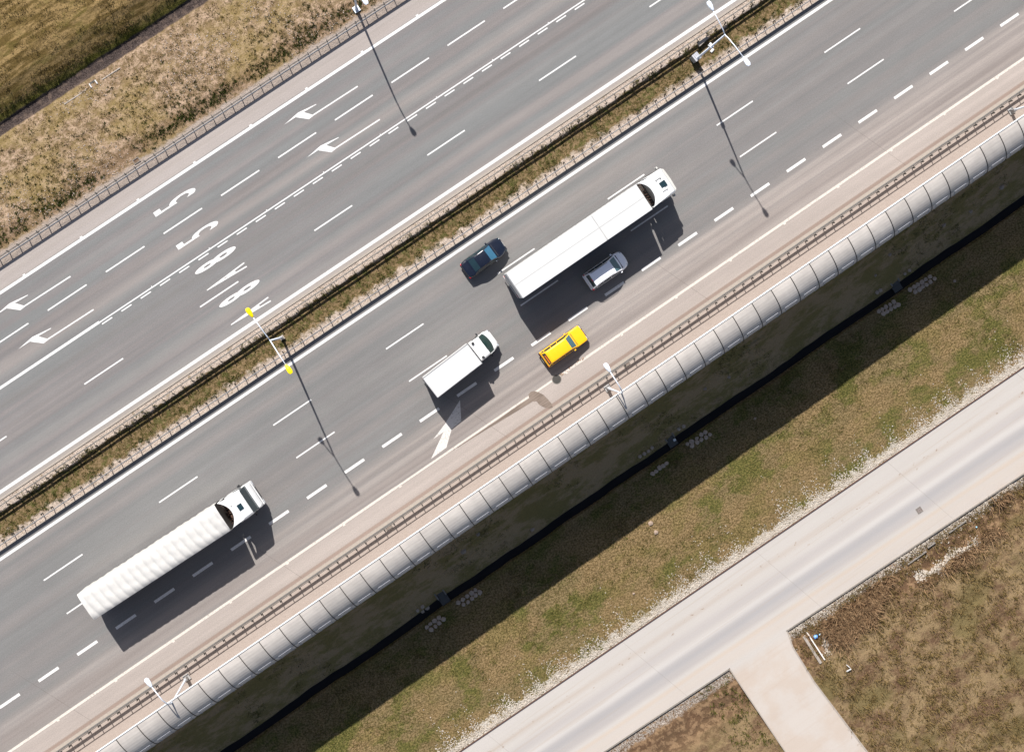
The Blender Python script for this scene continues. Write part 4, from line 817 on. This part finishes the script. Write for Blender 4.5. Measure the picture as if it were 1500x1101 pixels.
# ------------------------------------------------------------------ ditch crossings and pavers on the right
def rock(r, seed, flat_=.5):
    rg = np.random.default_rng(seed); bm = bmesh.new(); bmesh.ops.create_icosphere(bm, subdivisions=1, radius=r)
    for v in bm.verts: v.co.x *= rg.uniform(.8, 1.2); v.co.y *= rg.uniform(.75, 1.2); v.co.z *= flat_*rg.uniform(.8, 1.2)
    me = bpy.data.meshes.new('rock'); bm.to_mesh(me); bm.free(); return me
pav_me = [rock(.25, s_, .35) for s_ in range(6)]
for me in pav_me: me.materials.append(M['paver'])
clusters = [  # name, start, end (centre line), rows, label
    ((37.4, -25.55), (39.5, -25.62), 2, 'left of the dark culvert slab near the right edge'),
    ((41.1, -25.55), (43.8, -25.62), 2, 'right of the dark culvert slab near the right edge'),
    ((15.3, -25.55), (17.8, -25.62), 2, 'right of the culvert slab with the white cap'),
    ((11.0, -25.75), (13.1, -25.7), 1, 'left of the culvert slab with the white cap'),
    ((-14.3, -25.75), (-12.4, -25.62), 2, 'left of the lowest culvert slab'),
    ((-10.6, -25.6), (-8.2, -25.45), 2, 'right of the lowest culvert slab'),
    ((38.2, -23.72), (39.0, -23.66), 1, 'on the barrier side of the ditch left of the culvert at right'),
    ((41.4, -23.76), (42.5, -23.74), 1, 'on the barrier side of the ditch right of the culvert at right'),
    ((10.9, -23.72), (12.7, -23.72), 1, 'on the barrier side of the ditch left of the white-capped culvert'),
    ((15.4, -23.72), (16.4, -23.72), 1, 'on the barrier side of the ditch right of the white-capped culvert'),
    ((-14.1, -23.95), (-13.1, -23.92), 2, 'on the barrier side of the ditch by the lowest culvert')]
for (p0, p1, rows, lab) in clusters:
    n = max(2, int(round((p1[0]-p0[0])/.46)))
    for i in range(n):
        for r_ in range(rows):
            x = p0[0]+(p1[0]-p0[0])*(i+.5*(r_ % 2))/n+RNG.uniform(-.05, .05); y = p0[1]+(p1[1]-p0[1])*i/n-r_*.40+.2*(rows-1)+RNG.uniform(-.04, .04)
            o = bpy.data.objects.new('paving_stone', pav_me[RNG.integers(6)]); COL.objects.link(o); sc = RNG.uniform(.85, 1.15)
            if y > -24: sc *= .8
            o.location = (x, y, float(gz(x, y))+.06); o.scale = (sc, sc, sc); o.rotation_euler.z = RNG.uniform(0, 6)
            tag(o, 'pale paving stone '+lab, 'paving stone', 'paving stones '+lab)
def culvert(x, label, cap=False):
    root = thing('culvert', (x, -24.35, -4.1), label, 'culvert', 'culverts across the dark ditch')
    mb = MB(); mb.box(-.33, .33, .15, .95, -.3, .16); mb.build('pipe_slab', M['galv_dark'], root, bevel=.04)
    for s_ in (1, -1): mb = MB(); mb.box(s_*.42-.06, s_*.42+.06, .25, .95, -.3, .24); mb.build('wing_wall', M['concrete_dark'], root, bevel=.02)
    mb = MB(); mb.box(-.45, .45, -.5, .14, -.35, -.12); mb.build('sill', M['galv_dark'], root, bevel=.02)
    if cap: mb = MB(); mb.box(.16, .42, -.12, .12, -.12, .05); mb.build('cap_stone', M['white_panel'], root, bevel=.03)
culvert(40.2, 'dark culvert slab across the ditch near the right edge')
culvert(14.2, 'dark culvert slab with a white cap stone in the middle of the ditch', True)
culvert(-11.55, 'dark culvert slab across the ditch below the noise barrier, lowest in view')

# culvert head on the left slope ditch
ch_ = thing('pipe_outlet', (-11.0, 31.38, -1.5), 'small concrete pipe outlet with white wings at the edge of the dry ditch', 'pipe outlet')
for s_ in (1, -1): mb = MB(); mb.box(s_*.30-.05, s_*.30+.05, -.18, .22, -.1, .22); mb.build('wing', M['white_panel'], ch_, bevel=.02)
mb = MB(); mb.box(-.24, .24, -.15, .3, -.1, .05); mb.build('mouth', M['galv_dark'], ch_)
for (x0, x1, l_) in ((-14.1, -11.85, 'pale concrete edging strip left of the small pipe outlet'), (-10.2, -8.3, 'pale concrete edging strip right of the small pipe outlet')):
    mb = MB(); mb.box(x0, x1, 31.25, 31.36, -1.5, float(gz(0, 31.3))+.07); tag(mb.build('edging_strip', M['concrete'], bevel=.02), l_, 'kerb edging', 'edging strips by the dry ditch')

# litter and boards at the junction corner
def board(p0, p1, wd, th, z, mat, name, label, cat):
    p0 = Vector(p0); p1 = Vector(p1); L = (p1-p0).length; mb = MB(); mb.box(0, L, -wd/2, wd/2, 0, th); o = mb.build(name, mat, bevel=.01, loc=(p0.x, p0.y, z)); o.rotation_euler.z = math.atan2(p1.y-p0.y, p1.x-p0.x); return tag(o, label, cat)
board((14.78, -46.75), (14.75, -49.85), .12, .12, -4.12, M['wood_white'], 'wooden_pole', 'long white wooden pole lying by the corner of the junction', 'pole')
board((14.35, -46.85), (14.28, -49.95), .26, .10, -4.20, M['concrete'], 'concrete_kerb', 'long grey concrete kerb piece lying beside the white pole', 'kerb')
board((15.85, -51.95), (16.35, -52.0), .12, .06, -3.95, M['white_panel'], 'white_board', 'short white board lying flat in the dry grass below the pole', 'board')
board((16.2, -51.4), (16.32, -51.85), .07, .06, -3.93, M['white_panel'], 'white_board', 'thin white stick pointing up from the short board in dry grass', 'board')
def bag(x, y, r, mat, label):
    me = rock(r, 3, .6); me.materials.append(mat); o = bpy.data.objects.new('plastic_bag', me); COL.objects.link(o); o.location = (x, y, float(gz(x, y))+.12); tag(o, label, 'bag', 'plastic litter by the junction')
bag(15.28, -47.55, .24, M['blue_bag'], 'crumpled blue plastic bag near the top of the white pole')
bag(15.72, -47.62, .12, M['cyan_bag'], 'small pale blue plastic scrap right of the blue bag')
bag(34.0, -47.9, .10, M['cyan_bag'], 'tiny pale blue scrap above the white rubble mound')
for i, (x0, x1, y) in enumerate(((26.4, 28.6, -46.95), (28.9, 29.8, -46.75), (31.4, 33.4, -46.75))):
    mb = MB(); mb.box(x0, x1, y-.06, y+.06, -4.5, -3.98); tag(mb.build('concrete_edging', M['concrete_dark'], bevel=.02), ('weathered concrete edging left of the broken frame beside the service road', 'short broken concrete frame beside the service road', 'weathered concrete edging right of the broken frame beside the service road')[i], 'kerb edging', 'old edgings below the service road')

# ------------------------------------------------------------------ small ground cover (uncountable)
def pebbles(n, fx, fy, smin, smax, mat, name, label, accept=None, cat='gravel'):
    x = fx(n); y = fy(n, x); keep = np.ones(n, bool) if accept is None else accept(x, y); x = x[keep]; y = y[keep]; n = len(x)
    r = RNG.uniform(smin, smax, n); z = gz(x, y); base = np.array([[1, 0, .1], [-.5, .87, .1], [-.5, -.87, .1], [.1, .05, .75], [0, 0, -.4]]); ang = RNG.uniform(0, 6.28, n); ca, sa = np.cos(ang), np.sin(ang)
    V = np.zeros((n, 5, 3)); 
    for k in range(5):
        bx, by, bz = base[k]; V[:, k, 0] = x+r*(bx*ca-by*sa)*RNG.uniform(.8, 1.2, n); V[:, k, 1] = y+r*(bx*sa+by*ca)*RNG.uniform(.8, 1.2, n); V[:, k, 2] = z+r*bz
    F = np.array([[0, 1, 3], [1, 2, 3], [2, 0, 3], [1, 0, 4], [2, 1, 4], [0, 2, 4]]); FF = (np.arange(n)[:, None, None]*5+F[None]).reshape(-1, 3)
    return tag(fast_mesh(name, V.reshape(-1, 3), FF, mat), label, cat, kind='stuff')
def tufts(n, fx, fy, h, wd, nb, spread, mat, name, label, accept=None, lean=.35, cat='grass'):
    x = fx(n); y = fy(n, x); keep = np.ones(n, bool) if accept is None else accept(x, y); x = x[keep]; y = y[keep]; n = len(x)
    sc = RNG.uniform(.5, 1.4, n); X_ = np.repeat(x, nb)+RNG.normal(0, spread, n*nb)*np.repeat(sc, nb); Y_ = np.repeat(y, nb)+RNG.normal(0, spread, n*nb)*np.repeat(sc, nb)
    Z_ = gz(X_, Y_)-.02; m = n*nb; a_ = RNG.uniform(0, 6.28, m); hh = h*np.repeat(sc, nb)*RNG.uniform(.5, 1.2, m); ww = wd*RNG.uniform(.6, 1.4, m); l_ = hh*RNG.uniform(.2, lean*3, m); b_ = RNG.uniform(0, 6.28, m)
    V = np.zeros((m, 3, 3)); V[:, 0] = np.stack([X_-ww*np.cos(a_), Y_-ww*np.sin(a_), Z_], 1); V[:, 1] = np.stack([X_+ww*np.cos(a_), Y_+ww*np.sin(a_), Z_], 1); V[:, 2] = np.stack([X_+l_*np.cos(b_), Y_+l_*np.sin(b_), Z_+hh], 1)
    return tag(fast_mesh(name, V.reshape(-1, 3), np.arange(m*3).reshape(-1, 3), mat), label, cat, kind='stuff')
ux = lambda a_, b_: (lambda n: RNG.uniform(a_, b_, n))
uy = lambda a_, b_: (lambda n, x: RNG.uniform(a_, b_, n))
pebbles(9000, ux(-45, 55), lambda n, x: np.where(RNG.random(n) < .5, RNG.uniform(4.95, 5.65, n), RNG.uniform(2.2, 3.0, n)), .02, .055, M['pebble_pink'], 'gravel', 'loose pinkish gravel on both edges of the median')
pebbles(13000, ux(-20, 55), lambda n, x: up(x)+.2+RNG.gamma(1.2, .42, n)*np.clip(1+1.5*hnoise(x, x*0, 5.3, 91)+.8*hnoise(x, x*0, 1.3, 92), .25, 3), .04, .095, M['pebble'], 'pale_stones', 'pale stones strewn along the upper edge of the service road', cat='stones')
pebbles(3500, ux(13, 60), lambda n, x: lo(x)-.2-RNG.gamma(1.5, .25, n), .04, .10, M['pebble'], 'pale_stones', 'pale stones strewn along the lower edge of the service road', cat='stones')
pebbles(2600, ux(-45, 60), uy(-17.8, -15.6), .012, .03, M['pebble_pink'], 'gravel', 'fine pink gravel between shoulder rail and noise barrier')
pebbles(1300, lambda n: 26.3+RNG.beta(1.2, 1.6, n)*7.4, lambda n, x: -48.85-(x-26)*.02+.25*np.sin(x*1.7)+RNG.normal(0, .22, n)*(1+.5*np.sin(x*3.1)), .03, .13, M['pebble'], 'white_rubble', 'narrow mound of white rubble in the dry grass below the service road', cat='rubble')
pebbles(260, lambda n: RNG.normal(15.75, .3, n), lambda n, x: -48.9-(15.7-x)*1.2+RNG.normal(0, .35, n), .04, .12, M['pebble'], 'white_rubble', 'small patch of white rubble right of the white pole', cat='rubble')
pebbles(5200, ux(-28, 25), uy(23.4, 31.5), .03, .10, M['pebble_pink'], 'pale_stones', 'pale stones scattered over the sandy roadside slope', accept=lambda x, y: hnoise(x, y, .8, 21) > .05, cat='stones')
tufts(900, ux(-28, 25), lambda n, x: RNG.normal(24.3, .35, n), .14, .03, 20, .07, M['weed'], 'weeds', 'line of dark green weeds at the foot of the sandy slope', accept=lambda x, y: (hnoise(x, y*0, .35, 33) > -.1) & (y > 23.6), cat='weeds')
tufts(3000, ux(-28, 25), lambda n, x: 23.7+RNG.gamma(1.3, 2.0, n), .13, .03, 16, .06, M['weed'], 'weeds', 'dark green weeds dotted over the sandy roadside slope', accept=lambda x, y: (hnoise(x, y, .7, 31)+.8*hnoise(x, y, 2.5, 32) > .0) & (y < 31.5), cat='weeds')
tufts(2600, ux(-30, 25), uy(24.2, 31.8), .12, .03, 16, .12, M['grass_dry'], 'dry_grass', 'dry grass thinly covering the sandy roadside slope', cat='grass')
tufts(420, ux(-30, 5), uy(33.15, 33.9), .12, .03, 16, .10, M['grass_green'], 'green_grass', 'bright green grass lining the field side of the dry ditch')
tufts(3200, ux(-30, 5), uy(33.6, 46), .14, .03, 14, .16, M['grass_dry'], 'dry_grass', 'tall dry grass of the field beyond the dry ditch', accept=lambda x, y: hnoise(x, y*2.5, .8, 41) > -.15)
tufts(1500, ux(-42, 52), uy(2.95, 4.35), .10, .03, 16, .08, M['grass_green'], 'median_grass', 'green grass clumps of the median strip')
tufts(1300, ux(-42, 52), lambda n, x: RNG.normal(3.15, .25, n), .11, .03, 18, .07, M['weed'], 'weeds', 'dark weeds along the lower gravel of the median', accept=lambda x, y: (y > 2.2) & (y < 4.2) & (hnoise(x, y, 1.6, 51) > .0), cat='weeds')
tufts(420, ux(-42, 52), lambda n, x: RNG.normal(4.98, .12, n), .16, .03, 18, .10, M['grass_green'], 'verge_grass', 'grass tufts along the upper gravel of the median', accept=lambda x, y: (y > 4.7) & (y < 5.3) & (hnoise(x, y*0, .9, 61) > -.1))
tufts(5200, ux(-32, 62), uy(-35.6, -25.2), .09, .022, 14, .26, M['grass_dry'], 'dry_grass', 'dry meadow grass between the dark ditch and the service road')
tufts(4200, ux(-32, 62), uy(-36.4, -19.6), .15, .03, 16, .16, M['grass_green'], 'green_grass', 'green grass patches between the noise barrier and the service road', accept=lambda x, y: (hnoise(x, y, .45, 71)+.4*hnoise(x, y, 1.5, 72) > .02) & ((y < -25.2) | (y > -23.9)))
tufts(3600, ux(13.2, 60), uy(-68, -47.2), .34, .035, 16, .18, M['grass_dry'], 'dry_grass', 'dry overgrown grass in the plot below the service road')
tufts(2600, ux(13.6, 50), lambda n, x: RNG.normal(-48.2, .75, n)+.0*x, .62, .04, 26, .22, M['reed'], 'reeds', 'brown dry reeds in the hollow below the service road', accept=lambda x, y: (y < -46.9) & (hnoise(x, y, .6, 81) > -.05) & ~((x > 26) & (x < 34) & (y > -49.3)) & ~((x < 16.2) & (y < -47.0)), lean=.5, cat='reeds')
tufts(800, ux(13.4, 60), lambda n, x: lo(x)-.9+RNG.normal(0, .32, n), .18, .035, 16, .14, M['grass_dry'], 'weeds', 'dark weeds along the stones below the service road', accept=lambda x, y: y < lo(x)-.2, cat='weeds')
tufts(300, ux(3, 6.6), uy(-70, -45.5), .25, .035, 18, .14, M['grass_green'], 'green_grass', 'green grass on the small corner left of the side road')
# bare pale molehills on the shaded bank and meadow
for i, (x, y, r_, l_) in enumerate(((-7.47, -21.34, .45, 'large pale clod on the shaded bank below the noise barrier, leftmost pair'), (-1.19, -23.61, .30, 'pale clod close to the ditch, between the lowest and middle culverts'), (-5.49, -20.72, .28, 'pale clod high on the shaded bank right of the large clod'),
        (8.26, -29.47, .36, 'round pale clod lying right on the edge of the long shadow'), (8.2, -30.5, .34, 'pale clod in the sunlit meadow just below the shadow edge'), (3.26, -34.08, .18, 'small pale clod in the sunlit meadow near the service road'), (53.3, -21.95, .42, 'pale clod on the shaded bank at the far right'),
        (49.6, -22.24, .30, 'pale clod on the shaded bank, second from the right'), (46.6, -21.8, .32, 'pale clod on the shaded bank, third from the right'), (40.55, -21.08, .30, 'pale clod on the shaded bank above the right culvert'), (38.6, -22.08, .22, 'small pale clod just above left of the right culvert'),
        (45.07, -27.04, .22, 'pale lump in shadow below the pavers at the right'), (21.9, -26.98, .20, 'small white lump in shadow right of the middle culvert'), (21.8, -22.14, .26, 'pale clod on the shaded bank above right of the middle culvert'), (19.3, -21.71, .28, 'pale clod on the shaded bank above the middle culvert'))):
    me = rock(r_*.75, 40+i, .45); me.materials.append(M['clod']); o = bpy.data.objects.new('soil_clod', me); COL.objects.link(o); o.location = (x, y, float(gz(x, y))+.03); tag(o, l_, 'clod', 'pale clods in the grass')
